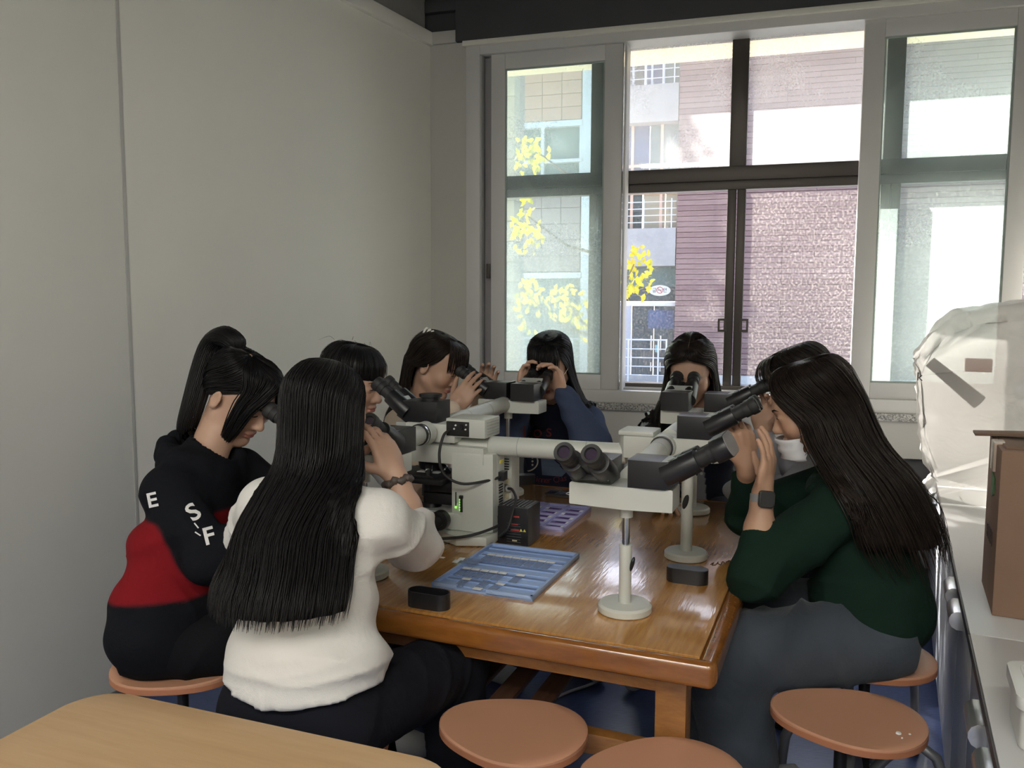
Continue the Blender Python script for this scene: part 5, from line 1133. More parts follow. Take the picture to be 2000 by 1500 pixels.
    def decal(s, txt, size, org, x, y, m, ray_d, bold=False, name='printed_text', off=.0015):
        """flat print laid on the garment: each vertex dropped on the cloth along ray_d"""
        from mathutils.bvhtree import BVHTree
        if not hasattr(s, 'bvh'): s.bvh = BVHTree.FromPolygons([tuple(v) for v in s.topV], [tuple(q) for q in s.topQ])
        me = textmesh(txt, size, frameM(org, x, y), 0., bold=bold) if isinstance(txt, str) else txt
        bm = bmesh.new(); bm.from_mesh(me); bmesh.ops.triangulate(bm, faces=bm.faces); bmesh.ops.subdivide_edges(bm, edges=[e for e in bm.edges if e.calc_length() > .008], cuts=1); d = Vector(ray_d).normalized()
        for v in bm.verts: v.tag = False
        for v in bm.verts:
            h = s.bvh.ray_cast(v.co-d*.3, d)
            if h[0] is not None and abs((h[0]-v.co).dot(d)) < .22: v.co = h[0]-d*off
            else: v.tag = True
            v.co -= Vector(s.base)
        bmesh.ops.delete(bm, geom=[v for v in bm.verts if v.tag], context='VERTS')
        bm.to_mesh(me); bm.free(); return link(name, me, m, s.top, 0)
# ------------------------------------------------------------------ the eight students
WB = lambda *v: np.array(v, float)
E1n, E2n = E1.copy(), E2.copy()
def seatbase(x, y): return (x, y, HS)
# ---- white sweatshirt, seen from behind
P2 = Person('person in a white sweatshirt seen from behind with very long straight black hair', seatbase(-.41, 1.60), (-.410, 1.80, 1.208), (.34, .86, -.36), (-.41, 1.735, 1.06),
    [(-.268, 1.69, 1.02), (-.55, 1.80, 1.02)], [(-.222, 1.865, .905), (-.63, 1.96, .90)], [(-.272, 1.905, 1.06), (-.44, 1.98, 1.06)], (-.428, 1.60, .665), [(-.14, 1.93, .60), (-.44, 2.03, .60)], [(-.12, 1.80, .06), (-.42, 1.88, .06)],
    [((-.40, .22, .88), (-.75, .55, .1), dict(curl=((14, 22, 14), (16, 24, 16), (20, 26, 18), (26, 30, 20)))), ((.3, .2, .9), (.8, .4, 0))], sleeve=(.34, .95), bulk=1.0, tcol=(.70, .69, .665), bcol=(.010, .011, .016), sr=(.060, .058, .052), fold=.015, seed=11, hem=.0, hemz=.70, hemv=.10, ears=False,
    trunk=((.0, .170, .130), (.2, .172, .132), (.45, .152, .116), (.72, .148, .108), (.93, .12, .085)), legr=(.100, .075, .06))
bk = -E2n
def wr(c, rx, ry, a0, a1, r=E1n, b_=bk): return (np.array(c, float), r, b_, rx, ry, a0, a1)
P2.hair([P2.hring((0, -.02, .128), .003, .003, -175, 175), P2.hring((0, -.022, .120), .048, .06, -170, 170), P2.hring((0, -.025, .085), .074, .098, -160, 160), P2.hring((0, -.028, .03), .080, .112, -150, 150),
    wr((-.418, 1.765, 1.14), .084, .108, -140, 140), wr((-.424, 1.735, 1.075), .108, .135, -104, 100), wr((-.427, 1.72, 1.02), .130, .172, -86, 80), wr((-.418, 1.70, .96), .155, .20, -70, 68), wr((-.422, 1.675, .91), .176, .21, -64, 64), wr((-.424, 1.655, .862), .176, .21, -62, 62)], 640, 21, lw=1.35, end=.08, capend=.95)
# scrunchie on the right wrist
sd = nrm(P2.wri[0]-P2.elb[0]); u_ = nrm(np.cross(sd, EZ)); v_ = np.cross(sd, u_); ct_ = P2.wri[0]-sd*.012
V, Q = [], []
b = MB(); b.tube([tuple(ct_+(u_*math.cos(a)+v_*math.sin(a))*(.029+.002*math.sin(a*9))+sd*.003*math.sin(a*7)-P2.base) for a in np.linspace(0, 2*PI, 40, endpoint=False)], [.0085+.0025*math.sin(k*1.9) for k in range(40)], 10, closed=True); b.build('scrunchie', mat('scrunchie_cloth', (.095, .075, .068), .5, noise=.4, nscale=60), P2.o, 180)
# ---- black and red hoodie
def hoodie(V, col, q):
    red = np.array((.19, .009, .013)); z = V[:, 2]; sm = lambda x: np.clip(x/.008+.5, 0, 1)
    m = (sm(z-.752-.006*np.sin(V[:, 0]*20))*sm(.93-z)*sm(q['arm']-.072))[:, None]; return col*(1-m)+red*m
P1 = Person('person with a high ponytail in a black hoodie with a red band', seatbase(-.83, 1.99), (-.748, 2.235, 1.212), (.78, -.30, -.55), (-.825, 2.18, 1.055),
    [(-.87, 2.045, .995), (-.77, 2.31, .995)], [(-.735, 1.955, .84), (-.62, 2.38, .84)], [(-.60, 2.06, .93), (-.55, 2.30, .98)], (-.855, 2.03, .665), [(-.45, 2.0, .61), (-.42, 2.2, .61)], [(-.40, 2.05, .06), (-.38, 2.25, .06)],
    [None, None], bulk=1.0, tcol=(.007, .008, .011), bcol=(.007, .007, .009), colfn=hoodie, tname='hoodie', sr=(.066, .060, .046), fold=.008, seed=5, hood=True, hem=.0, trunk=((-.16, .172, .124), (.05, .172, .126), (.35, .158, .118), (.7, .145, .098), (.93, .118, .075)))
P1.hair([P1.hring((0, -.03, .120), .004, .004, -180, 180), P1.hring((0, -.02, .112), .058, .07, -180, 180), P1.hring((0, -.02, .07), .081, .095, -150, 150), P1.hring((0, -.022, .03), .082, .100, -112, 112), P1.hring((0, -.03, -.015), .074, .085, -82, 82)], 240, 31, lw=1.4, end=.03)
# fringe and side locks
P1.hair([P1.hring((0, -.02, .124), .004, .004, 90, 250), P1.hring((0, .005, .113), .062, .075, 92, 215), P1.hring((0, .012, .07), .080, .088, 112, 172), P1.hring((.002, .012, .02), .083, .092, 112, 150), P1.hring((.004, .012, -.04), .080, .090, 114, 142), P1.hring((.006, .015, -.10), .07, .08, 116, 136)], 90, 32, lw=1.4, end=.12, cap=True)
P1.hair([P1.hring((0, -.02, .124), .004, .004, 110, 270), P1.hring((0, .005, .113), .062, .075, 150, 268), P1.hring((0, .012, .06), .080, .09, 205, 255), P1.hring((0, .012, .0), .082, .09, 215, 250), P1.hring((0, .012, -.05), .08, .085, 222, 248)], 60, 33, lw=1.4, end=.12)
# ponytail
r_, f_, u_ = P1.R[:, 0], P1.R[:, 1], P1.R[:, 2]; pb = P1.H((0, -.072, .100))
tail = [pb, pb+u_*.018-f_*.012, pb+u_*.012-f_*.055, pb-f_*.085-u_*.03-EZ*.01, (-.865, 2.215, 1.20), (-.885, 2.205, 1.12), (-.885, 2.19, 1.045)]
rr = [.020, .030, .036, .036, .034, .028, .012]
P1.hair([(np.array(p), nrm(np.cross(f_, EZ)), nrm(np.cross(np.cross(f_, EZ), (np.array(tail[min(i+1, 6)])-np.array(tail[max(i-1, 0)])))), w_, w_*.85, -180, 180) for i, (p, w_) in enumerate(zip(tail, rr))], 140, 34, name='ponytail', lw=1.3, end=.18)
b = MB(); b.tube([tuple(pb+u_*.012+(r_*math.cos(a)+f_*math.sin(a))*.024-P1.base) for a in np.linspace(0, 2*PI, 20, endpoint=False)], .007, 8, closed=True); b.build('hair_tie', M_blk2, P1.o, 180)
M_print = mat('white_print', (.78, .78, .78), .6)
for ch, px_, py_, sz, rot in (('E', 297, 978, .050, -.15), ('S', 378, 1001, .060, -.55), ('I', 384, 1027, .022, -.6), ('I', 387, 1043, .022, -.9), ('F', 408, 1048, .058, -.2)):
    q = aty(px_, py_, 1.9); d_ = nrm(q-CAMP); xx = nrm(np.cross(d_, EZ)); yy = np.cross(xx, d_); x2 = xx*math.cos(rot)+yy*math.sin(rot)*-1; y2 = yy*math.cos(rot)+xx*math.sin(rot)
    P1.decal(ch, sz, q, x2, y2, M_print, d_, bold=True)
# ---- boy in white
P3 = Person('boy with short black hair in a white shirt looking past the main eyepieces', seatbase(*TT(-1.50, .70)[:2]), (-.537, 2.775, 1.203), (.88, -.36, -.22), (-.615, 2.815, 1.05),
    [(-.67, 2.67, .99), (-.56, 2.96, .99)], [(-.60, 2.48, .83), (-.44, 3.0, .84)], [TT(-1.03, .50, .815), TT(-1.03, .76, .83)], (-.74, 2.83, .665), [(-.40, 2.62, .61), (-.32, 2.82, .61)], [(-.40, 2.6, .06), (-.35, 2.8, .06)],
    [(E1n*.95+E2n*.12+EZ*.1, E2n*.5-EZ*.8, dict(curl=(25, 30, 20))), (E1n*.95-E2n*.15, -E2n*.5-EZ*.8)], sleeve=(.62, .62), tcol=(.72, .73, .75), bcol=(.03, .03, .04), tname='shirt', hs=1.05, bulk=1.0, seed=7, sr=(.06, .055, .048))
P3.hair([P3.hring((0, -.02, .122), .003, .003, -180, 180), P3.hring((0, -.018, .118), .056, .066, -180, 180), P3.hring((0, -.016, .085), .085, .102, -180, 180), P3.hring((0, -.014, .05), .092, .110, -180, 180), P3.hring((0, -.014, .028), .091, .112, -180, 180), P3.hring((0, -.022, .005), .085, .102, -98, 98), P3.hring((0, -.03, -.035), .079, .088, -85, 85), P3.hring((0, -.035, -.07), .065, .068, -70, 70)][:5], 280, 41, lw=1.4, end=.25, jit=.035)
P3.hair([P3.hring((0, -.016, .07), .088, .104, -105, 105), P3.hring((0, -.02, .02), .088, .106, -100, 100), P3.hring((0, -.026, -.02), .082, .096, -92, 92), P3.hring((0, -.032, -.06), .068, .074, -80, 80)], 180, 42, lw=1.4, end=.15)
P3.strands([curve([P3.H((.04*math.sin(k), -.03+.05*math.cos(k*1.7), .125)), P3.H((.06*math.sin(k), -.04+.05*math.cos(k*1.7), .134)), P3.H((.085*math.sin(k), -.05+.06*math.cos(k*1.7), .118))]) for k in range(6)], .0005)
# ---- cream sweater
P4 = Person('person in a cream sweater with a white hair clip gripping an eyepiece', seatbase(*TT(-1.38, 1.36)[:2]), (-.292, 3.185, 1.232), (.84, -.33, -.42), (-.365, 3.225, 1.085),
    [(-.425, 3.09, 1.02), (-.32, 3.36, 1.02)], [(-.345, 2.985, .915), (-.16, 3.33, .93)], [(-.215, 3.045, 1.085), (-.11, 3.20, 1.11)], TT(-1.38, 1.36, .665), [(-.10, 3.16, .61), (0, 3.36, .61)], [(-.08, 3.1, .06), (0, 3.3, .06)],
    [((.60, .10, .76), (.25, .95, -.15), dict(curl=((14, 22, 14), (14, 22, 14), (16, 24, 16), (20, 26, 18)))), ((.2, -.2, .95), (.1, -.9, 0))], tcol=(.66, .555, .45), bcol=(.05, .05, .06), tname='sweater', seed=3, sr=(.058, .054, .044))
r_ = nrm(np.cross(nrm([.84, -.33, 0]), EZ)); b2 = -nrm([.84, -.33, 0])
P4.hair([P4.hring((0, -.02, .125), .003, .003, -180, 180), P4.hring((0, -.02, .118), .055, .065, -175, 175), P4.hring((0, -.02, .08), .083, .100, -135, 135), P4.hring((0, -.024, .045), .088, .110, -124, 124), P4.hring((0, -.026, .018), .0875, .107, -114, 114), P4.hring((0, -.03, -.006), .086, .104, -100, 100), P4.hring((0, -.034, -.035), .084, .100, -76, 76), wr((-.355, 3.215, 1.12), .09, .1, -80, 80, r_, b2), wr((-.375, 3.225, 1.03), .11, .13, -90, 90, r_, b2), wr((-.385, 3.23, .95), .11, .13, -90, 90, r_, b2)], 300, 51, m=M_hairb, lw=1.4, end=.08)
P4.hair([P4.hring((0, .0, .122), .003, .003, 110, 250), P4.hring((0, .012, .113), .062, .07, 112, 248), P4.hring((0, .016, .075), .080, .090, 118, 242), P4.hring((0, .018, .035), .082, .095, 124, 236), P4.hring((0, .018, .008), .082, .096, 128, 232)], 120, 52, m=M_hairb, lw=1.2, end=.3, cap=False)
0 and P4.hair([P4.hring((.02, .0, .11), .03, .03, 90, 130), P4.hring((.0, .0, .06), .082, .09, 100, 128), P4.hring((0, .0, -.0), .084, .09, 90, 112), wr(P4.H((0, -.0, -.08)), .085, .085, 86, 106, r_, b2), wr(P4.H((0, -.0, -.16)), .09, .085, 84, 104, r_, b2)][::1], 16, 53, m=M_hairb, lw=1.6, end=.2, cap=False)
cl = P4.H((.03, -.075, .105)); b = MB()
for k in range(3): b.tube([tuple(cl+P4.R[:, 0]*.012*math.cos(a)+P4.R[:, 2]*(.016*math.sin(a))+P4.R[:, 1]*(-.012+.014*k)-P4.base) for a in np.linspace(0, 2*PI, 14, endpoint=False)], .0045, 7, closed=True)
b.tube([tuple(cl-P4.R[:, 1]*.018-P4.base), tuple(cl+P4.R[:, 1]*.024+P4.R[:, 2]*.008-P4.base)], .006, 8); b.build('hair_clip', mat('clip_white', (.85, .85, .80), .3), P4.o, 180)
# ---- navy sweatshirt
def navy(V, col, q):
    col = col.copy(); m = (q['arm'] > .075) & (np.abs((V-q['pelvis'])@q['ax'][:, 0]) < .125); col[m] = np.array((.013, .016, .030)); return col
P5 = Person('person in a navy printed sweatshirt with glasses and straight black fringe before the left sash', seatbase(.20, 3.54), (.152, 3.285, 1.225), (-.30, -.85, -.42), (.18, 3.40, 1.08),
    [(.03, 3.44, 1.0), (.325, 3.335, 1.0)], [(-.02, 3.27, .93), (.315, 3.16, .92)], [(.045, 3.205, 1.130), (.195, 3.16, 1.130)], (.20, 3.53, .665), [(.0, 3.30, .61), (.3, 3.18, .61)], [(.0, 3.3, .06), (.3, 3.2, .06)],
    [((.10, -.02, .99), (.55, -.5, .1), dict(curl=((38, 40, 25), (36, 40, 25), (34, 38, 24), (30, 36, 22)))), ((-.28, .02, .95), (-.75, -.35, .1), dict(curl=((38, 40, 25), (36, 40, 25), (34, 38, 24), (30, 36, 22))))], tcol=(.055, .075, .135), bcol=(.03, .03, .04), seed=13, sr=(.064, .070, .048), fold=.012, ears=False, colfn=navy, skin=(.58, .36, .26))
r5 = nrm(np.cross(nrm([-.3, -.85, 0]), EZ)); b5 = -nrm([-.3, -.85, 0])
P5.hair([P5.hring((0, -.02, .126), .003, .003, -180, 180), P5.hring((0, -.02, .12), .055, .065, -175, 175), P5.hring((0, -.02, .085), .084, .100, -140, 140), P5.hring((0, -.022, .03), .089, .110, -122, 122), P5.hring((0, -.024, -.03), .088, .105, -112, 112), wr((.175, 3.335, 1.14), .100, .105, -112, 112, r5, b5), wr((.19, 3.36, 1.06), .122, .125, -105, 105, r5, b5), wr((.20, 3.38, .98), .130, .15, -100, 100, r5, b5), wr((.205, 3.39, .92), .125, .15, -95, 95, r5, b5)], 340, 61, lw=1.4, end=.06)
P5.hair([P5.hring((0, .02, .119), .02, .02, 100, 260), P5.hring((0, .02, .110), .06, .064, 118, 242), P5.hring((0, .018, .075), .080, .090, 125, 235), P5.hring((0, .018, .045), .081, .095, 130, 230), P5.hring((0, .018, .016), .080, .096, 132, 228)], 110, 62, lw=1.3, end=.12, cap=False)
M_rim = mat('gold_rim', (.55, .42, .22), .3, metal=.8)
g = MB()
for sg in (-1, 1):
    g.tube([tuple(P5.H((sg*.033+.022*math.cos(a), .104, -.004+.019*math.sin(a)))-P5.base) for a in np.linspace(0, 2*PI, 22, endpoint=False)], .0011, 6, closed=True); g.tube([tuple(P5.H(p)-P5.base) for p in ((sg*.056, .102, 0), (sg*.078, .07, .002), (sg*.083, -.005, .004))], .0012, 6)
g.tube([tuple(P5.H(p)-P5.base) for p in ((-.011, .104, 0), (0, .107, .003), (.011, .104, 0))], .0011, 6); g.build('glasses', M_rim, P5.o, 180)
M_redp = mat('dull_red_print', (.11, .012, .014), .7); M_greyp = mat('grey_print', (.34, .31, .25), .7); M_bluep = mat('blue_print', (.07, .095, .15), .7)
def camdec(P_, txt, px_, py_, Y, sz, m, rot=0., bold=False, sx=1.):
    q = aty(px_, py_, Y); d_ = nrm(q-CAMP); xx = nrm(np.cross(d_, EZ)); yy = np.cross(xx, d_); x2 = xx*math.cos(rot)+yy*math.sin(rot); y2 = yy*math.cos(rot)-xx*math.sin(rot)
    return P_.decal(txt, sz, q, x2, y2, m, d_, bold=bold)
for i, ch in enumerate('Ski Beginner Clas'):
    if ch != ' ': t_ = i/16; camdec(P5, ch, 1006+98*t_, 921+17*math.sin(t_*2.2+.1), 3.25, .036, M_redp, -.15+.1*t_)
for i, ch in enumerate('Los'): camdec(P5, ch, 1028+22*i, 846-2*i, 3.25, .075, M_redp)
def camshape(P_, pts, px_, py_, Y, sc, m, name='printed_shape', hole=None):
    q = aty(px_, py_, Y); d_ = nrm(q-CAMP); xx = nrm(np.cross(d_, EZ)); yy = np.cross(xx, d_); me = bpy.data.meshes.new(name); bm = bmesh.new(); vs = [bm.verts.new(tuple(q+xx*x*sc+yy*y*sc)) for x, y in pts]
    if hole: vi = [bm.verts.new(tuple(q+xx*x*hole*sc+yy*y*hole*sc)) for x, y in pts]; n_ = len(pts); [bm.faces.new((vs[k], vs[(k+1) % n_], vi[(k+1) % n_], vi[k])) for k in range(n_)]
    else: bm.faces.new(vs)
    bmesh.ops.triangulate(bm, faces=bm.faces); bmesh.ops.subdivide_edges(bm, edges=[e for e in bm.edges if e.calc_length() > .012], cuts=2); bm.to_mesh(me); bm.free(); return P_.decal(me, 0, q, xx, yy, m, d_, name=name)
camshape(P5, [(.95, 1.1), (1, -.6), (.6, -1), (-.9, -.9), (-1, .4), (-.8, 1.1)], 1082, 905, 3.25, .055, M_bluep)
camshape(P5, [(math.cos(a)*(1+.08*math.sin(2*a)), math.sin(a)*.95-.05*math.cos(3*a)) for a in np.linspace(0, 2*PI, 28, endpoint=False)], 1032, 903, 3.25, .042, M_greyp, hole=.86)
for k in range(3): camshape(P5, [(math.cos(a), math.sin(a)) for a in np.linspace(0, 2*PI, 10, endpoint=False)], 1040, 894+7*k, 3.25, .0045, M_greyp)
# ---- navy vest, grey sleeves
def varsity(V, col, q):
    g = np.array((.34, .35, .37)); m = q['arm'] < .088; col = col.copy(); col[m & (np.abs((V-q['pelvis'])@q['ax'][:, 0]) > .115)] = g
    fr = (np.abs((V-q['pelvis'])@q['ax'][:, 0]) < .05) & (((V-q['pelvis'])@V3(-.3, -.9, 0)) > 0); col[fr] = np.array((.20, .20, .21)); return col
P6 = Person('person with centre-parted long hair in a navy vest with grey sleeves facing the camera', seatbase(*TT(-.29, 1.78)[:2]), (.672, 3.078, 1.222), (-.28, -.86, -.42), (.72, 3.17, 1.06),
    [(.575, 3.23, .99), (.86, 3.11, .99)], [(.49, 3.08, .85), (.93, 2.98, .80)], [onz(1292, 968, .785), (.80, 2.92, .80)], TT(-.29, 1.78, .665), [(.55, 3.10, .61), (.82, 2.98, .61)], [(.55, 3.1, .06), (.8, 3.0, .06)],
    [(E1n*.45-E2n*.75-EZ*.12, -EZ, dict(curl=(12, 16, 10), spread=.12)), None], tcol=(.012, .014, .022), bcol=(.03, .03, .04), colfn=varsity, tname='varsity_jacket', seed=17, sr=(.060, .057, .044), fold=.009)
r6 = nrm(np.cross(nrm([-.28, -.86, 0]), EZ)); b6 = -nrm([-.28, -.86, 0])
for sg, sd_ in ((1, 71), (-1, 72)):
    A = lambda a, b__: (a, b__) if sg > 0 else (-b__, -a)
    rg = [P6.hring((0, .02, .129), .0012, .055, *A(0, 180)), P6.hring((0, .002, .124), .045, .088, *A(0, 180)), P6.hring((0, -.004, .106), .070, .104, *A(0, 180)), P6.hring((0, -.012, .082), .088, .108, *A(0, 152)), P6.hring((0, -.016, .04), .096, .108, *A(0, 124)), P6.hring((0, -.02, -.02), .098, .106, *A(0, 112)),
          wr((.685, 3.11, 1.12), .115, .105, *A(0, 120), r6, b6), wr((.69, 3.12, 1.04), .148, .13, *A(0, 126), r6, b6), wr((.70, 3.14, .96), .155, .15, *A(0, 122), r6, b6), wr((.70, 3.14, .90), .16, .155, *A(0, 118), r6, b6)]
    P6.hair(rg, 180, sd_, m=M_haird, lw=1.4, end=.1, wave=.006)
for k, (x_, z_) in enumerate(((1342, 925), (1390, 925), (1345, 955))): camshape(P6, [(math.cos(a), math.sin(a)) for a in np.linspace(0, 2*PI, 12, endpoint=False)], x_-20, z_, 3.0, .006, M_ivory2, 'snap_button')
# ---- person hidden behind the green sweater
P7 = Person('person mostly hidden behind the dark green sweater, dark hair at an eyepiece', seatbase(*TT(.30, 1.25)[:2]), (.948, 2.70, 1.212), (-.86, .33, -.40), (1.03, 2.66, 1.05),
    [(1.08, 2.79, .99), (.97, 2.53, .99)], [(.93, 2.83, .85), (.84, 2.55, .83)], [(.86, 2.78, 1.04), (.82, 2.66, .98)], TT(.30, 1.25, .665), [(.70, 2.62, .61), (.78, 2.82, .61)], [(.70, 2.6, .06), (.78, 2.8, .06)],
    [((-.1, -.1, .95), (-.5, -.6, 0)), None], tcol=(.36, .37, .40), bcol=(.03, .03, .04), seed=19)
P7.hair([P7.hring((0, -.02, .124), .003, .003, -180, 180), P7.hring((0, -.02, .118), .055, .065, -180, 180), P7.hring((0, -.018, .085), .084, .101, -150, 150), P7.hring((0, -.02, .03), .09, .110, -115, 115), P7.hring((0, -.026, -.04), .086, .1, -100, 100), P7.hring((0, -.03, -.11), .086, .09, -95, 95)], 220, 81, m=M_haird, lw=1.4, end=.08, wave=.01)
P7.hair([P7.hring((0, .02, .118), .02, .02, 100, 260), P7.hring((0, .022, .109), .062, .066, 110, 250), P7.hring((0, .022, .07), .084, .096, 115, 245), P7.hring((0, .02, .02), .086, .1, 112, 248), P7.hring((0, .02, -.03), .084, .092, 112, 150)][:4], 90, 82, m=M_haird, lw=1.3, end=.2, cap=False, wave=.01)
# ---- dark green sweater
P8 = Person('person in a dark green sweater with long wavy hair and smart watch', seatbase(.925, 2.06), (.79, 2.15, 1.198), (-.90, .28, -.34), (.87, 2.115, 1.035),
    [(.91, 2.26, .975), (.81, 1.995, .97)], [(.70, 2.36, .86), (.615, 2.0, .80)], [(.655, 2.255, 1.025), (.632, 2.03, .995)], (.945, 2.075, .665), [(.56, 2.24, .60), (.53, 1.98, .595)], [(.62, 2.2, .06), (.62, 1.93, .06)],
    [((-.15, -.05, .97), (-.35, .85, .2), dict(curl=((45, 45, 30), (42, 45, 30), (40, 42, 28), (36, 40, 26)))), ((.16, .05, .97), (-.75, .62, .1), dict(curl=((26, 20, 14), (16, 18, 12), (14, 18, 12), (10, 16, 10)), spread=.14, thumb=(.5, .45, .7)))], sleeve=(.62, .42), tcol=(.008, .023, .016), bcol=(.048, .059, .075), tname='sweater', bname='jeans', bmat=M_denim, bfold=.014, bulk=1.0, seed=23, ears=False, sr=(.068, .068, .052), fold=.011, legr=(.105, .095, .09), shoe=(.42, .38, .32), skin=(.50, .30, .20),
    hemz=.60, hemv=.0, trunk=((-.02, .172, .148), (.18, .172, .148), (.45, .152, .125), (.72, .146, .106), (.93, .12, .085)))
r8 = nrm(np.cross(nrm([-.9, .28, 0]), EZ)); b8 = -nrm([-.9, .28, 0])
P8.hair([P8.hring((0, -.015, .127), .002, .03, -180, 180), P8.hring((0, -.018, .12), .055, .075, -178, 178), P8.hring((0, -.016, .085), .085, .104, -162, 162), P8.hring((0, -.016, .04), .092, .114, -142, 142), P8.hring((0, -.02, -.02), .095, .118, -122, 122), wr((.835, 2.13, 1.12), .118, .135, -118, 118, r8, b8), wr((.875, 2.115, 1.03), .165, .17, -108, 108, r8, b8), wr((.895, 2.105, .94), .188, .195, -98, 98, r8, b8), wr((.91, 2.10, .86), .19, .205, -92, 92, r8, b8), wr((.925, 2.095, .79), .18, .205, -84, 84, r8, b8)], 640, 91, m=M_hairb, lw=1.4, end=.3, wave=.016, jit=.03, capend=.86)
P8.strands([curve([P8.H((-.06, -.09, .05)), (.94, 2.09, 1.13), (1.01+.012*math.sin(k), 2.06, 1.04), (1.075+.02*math.sin(k*2.1), 2.05, .96), (1.09+.02*math.sin(k*1.3), 2.03, .88), (1.10+.02*math.sin(k*.7), 2.03, .82)]) for k in range(16)], .0011, M_hairb)
# mask pulled under the nose
mk = []; nu, nv_ = 13, 8
for j in range(nv_):
    for i in range(nu):
        a = (i/(nu-1)-.5)*2; z_ = -.050-.062*j/(nv_-1); bul = (1-a*a)
        mk.append(P8.H((.066*a, .050+.062*bul**.6-(.02 if j == nv_-1 else 0)*bul+.004*math.sin(j*2.2), z_-.01*(1-bul))))
mk = np.array(mk); Q = np.array([[j*nu+i, j*nu+i+1, (j+1)*nu+i+1, (j+1)*nu+i] for j in range(nv_-1) for i in range(nu-1)])
mo = P8.part('face_mask', mk, Q, mat('mask_white', (.72, .72, .74), .8)); md = mo.modifiers.new('thickness', 'SOLIDIFY'); md.thickness = .0018
b = MB()
for sg in (-1, 1):
    for z_ in (-.055, -.105): b.tube([tuple(P8.H(p)-P8.base) for p in ((sg*.064, .052, z_), (sg*.083, .02, z_*.7), (sg*.088, -.012, -.02))], .0011, 6)
b.build('mask_loop', MATS['mask_white'], P8.o, 180)
# smart watch on the left wrist
wa = P8.wri[1]-nrm(P8.wri[1]-P8.elb[1])*.012; wd = nrm(P8.wri[1]-P8.elb[1]); toc = nrm(CAMP-wa); toc = nrm(toc-wd*(toc@wd)); sd = np.cross(wd, toc)
b = MB(); b.tube([tuple(wa+(toc*math.cos(a)+sd*math.sin(a))*.0285-P8.base) for a in np.linspace(0, 2*PI, 30, endpoint=False)], .0018, 4, closed=True, flat=1); 
b2_ = MB(); rg = []
for a in np.linspace(0, 2*PI, 36, endpoint=False):
    rg.append([b2_.b.verts.new(tuple(wa+(toc*math.cos(a)+sd*math.sin(a))*rad+wd*h_-P8.base)) for rad, h_ in ((.027, -.010), (.0295, -.010), (.0295, .010), (.027, .010))])
for i in range(36):
    A, B = rg[i], rg[(i+1) % 36]
    for k in range(4): b2_.b.faces.new((A[k], A[(k+1) % 4], B[(k+1) % 4], B[k]))
b.b.free(); st_ = b2_.build('watch_strap', mat('strap_grey', (.33, .34, .36), .4, metal=.3), P8.o, 60)
nw_ = nrm(toc+sd*.35)
b = MB(); b.prism(rrect(-.0195, .0195, -.0215, .0215, .008), -.004, .007, .002, M=frameM(wa+nw_*.030-P8.base, np.cross(wd, nw_), wd)); b.build('watch_case', mat('watch_black', (.012, .012, .013), .18, coat=.5), P8.o, 40)
b = MB(); b.prism(rrect(-.016, .016, -.018, .018, .006), .0068, .0074, 0, M=frameM(wa+nw_*.030-P8.base, np.cross(wd, nw_), wd)); b.build('watch_screen', mat('watch_glass', (.03, .03, .032), .08), P8.o, 40)
# ================================================================== PLASTIC COVER over an instrument on the counter
def plastic():
    m = bpy.data.materials.new('frosted_plastic'); m.use_nodes = True; t = m.node_tree; b = t.nodes['Principled BSDF']; N = t.nodes.new; L = t.links.new
    b.inputs['Base Color'].default_value = (.50, .49, .475, 1); b.inputs['Roughness'].default_value = .3
    tl = N('ShaderNodeBsdfTranslucent'); tl.inputs[0].default_value = (.50, .49, .475, 1); tr = N('ShaderNodeBsdfTransparent'); tr.inputs[0].default_value = (.95, .95, .93, 1)
    m1 = N('ShaderNodeMixShader'); m1.inputs[0].default_value = .5; L(b.outputs[0], m1.inputs[1]); L(tl.outputs[0], m1.inputs[2]); m2 = N('ShaderNodeMixShader'); m2.inputs[0].default_value = .3; L(m1.outputs[0], m2.inputs[1]); L(tr.outputs[0], m2.inputs[2])
    tc = N('ShaderNodeTexCoord'); n = N('ShaderNodeTexNoise'); n.inputs['Scale'].default_value = 9; n.inputs['Distortion'].default_value = 1.5; L(tc.outputs['Object'], n.inputs[0]); bp = N('ShaderNodeBump'); bp.inputs['Strength'].default_value = .5; bp.inputs['Distance'].default_value = .02; L(n.outputs[0], bp.inputs['Height']); L(bp.outputs[0], b.inputs['Normal'])
    L(m2.outputs[0], t.nodes['Material Output'].inputs[0]); return m
M_plas = plastic(); XC = -.83
cv = thing('plastic_dust_cover', 'crumpled frosted plastic dust cover draped over an instrument on the worktop by the window', 'dust cover', CP(XC, 0, ZC), CA)
# outlines given as (y local = towards the aisle +, z) at several x stations along the counter
def cvp(px_, py_, x_):        # pixel on the vertical plane x = const of the counter frame
    v = ray(px_, py_); P = CAMP+v*(((F1@CD)+x_-CAMP@CD)/(v@CD)); r = P-F1; return float(r@V3(-CD[1], CD[0], 0)), float(P[2]-ZC)
prof = [cvp(*p, XC) for p in ((1795, 978), (1822, 925), (1800, 880), (1788, 720), (1786, 700), (1800, 668), (1855, 612), (1900, 602), (2000, 588))]
prof = [(y, max(z, .004)) for y, z in prof]; ymin = -.56
prof += [(ymin+.02, prof[-1][1]+.0), (ymin, prof[-1][1]-.05), (ymin, .3), (ymin-.02, .004)]
pc_ = curve([(y, z, 0) for y, z in prof], 7)[:, :2]; n_ = len(pc_); stn = [(-.16, .93, -.012), (-.15, .985, 0), (-.10, 1.0, .0), (0, 1.0, .004), (.10, .99, 0), (.17, .97, 0), (.18, .9, -.01)]
V = []; cy, cz = pc_[:, 0].mean(), .0
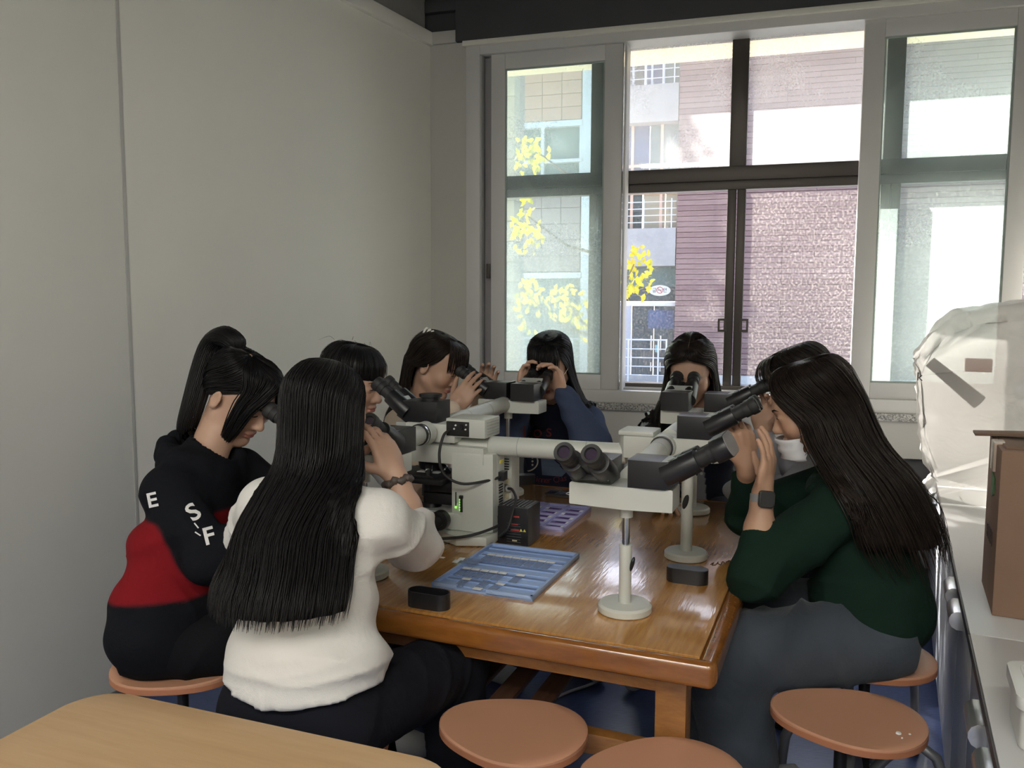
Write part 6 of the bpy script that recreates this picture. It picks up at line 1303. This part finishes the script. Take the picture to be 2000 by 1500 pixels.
for k, (dx, sc_, dz) in enumerate(stn):
    for i, (y, z) in enumerate(pc_): V.append((dx+.006*math.sin(i*.9+k), cy+(y-cy)*sc_+.004*math.sin(i*1.3+k*2), max(.004, z*sc_+dz+.004*math.sin(i*.8+2*k))))
V = np.array(V); Q = [[k*n_+i, k*n_+i+1, (k+1)*n_+i+1, (k+1)*n_+i] for k in range(len(stn)-1) for i in range(n_-1)]
bm = MB(); vv = [bm.b.verts.new(tuple(v)) for v in V]
for q in Q: bm.b.faces.new([vv[i] for i in q])
for k in (0, len(stn)-1): bm.b.faces.new([vv[k*n_+i] for i in range(n_)])
bmesh.ops.triangulate(bm.b, faces=[f for f in bm.b.faces if len(f.verts) > 4]); bmesh.ops.subdivide_edges(bm.b, edges=list(bm.b.edges), cuts=1, use_grid_fill=True)
for v in bm.b.verts:
    c_ = v.co; a_ = .006*math.sin(c_.x*55+c_.z*31)*math.sin(c_.z*40-c_.y*22)+.004*math.sin(c_.z*90+c_.y*60+c_.x*20); v.co = c_+Vector((a_, a_, 0 if c_.z < .02 else a_*.5))
bm.build('cover_sheet', M_plas, cv, 180)
me = textmesh('k', .045, frameM((-.17, prof[3][0]-.012, prof[3][1]-.02), (0, -1, 0), (0, 0, 1))); link('printed_letter', me, mat('print_dark', (.08, .08, .08), .6), cv, 0)
ins = thing('covered_instrument', 'dark-barrelled ivory instrument showing dimly through the plastic dust cover', 'instrument', CP(XC, 0, ZC), CA)
y0_, z0_ = cvp(1800, 700, XC); y1_, z1_ = cvp(1880, 770, XC)
b = MB(); b.cone((0, y0_-.03, z0_-.012), (0, y1_-.06, z1_-.03), .022, .03, 18); b.build('barrel', M_blk, ins)
yb_, zb_ = cvp(1945, 860, XC)
b = MB(); b.box(-.07, .07, -.50, -.16, .004, .19, .01); b.build('base', M_ivory, ins); b = MB(); b.box(-.06, .06, -.46, -.30, .15, .42, .012); b.build('column', M_ivory, ins)
b = MB(); yo, zo = cvp(1868, 712, XC); b.box(-.03, .03, yo-.12, yo-.03, zo-.025, zo+.025, .004); b.build('orange_label', mat('orange_plastic', (.75, .20, .08), .5), ins)
# ---- cable on the floor below the table
q = [onz(x, y, .006) for x, y in ((1060, 1372), (1085, 1362), (1115, 1350), (1145, 1340), (1180, 1325))]
b = MB(); b.tube([tuple(p) for p in curve(q, 6)], .006, 8); o = b.build('floor_cable', mat('cable_white', (.62, .63, .64), .5), None, 180); tag(o, 'pale cable lying on the blue floor under the table', 'cable')
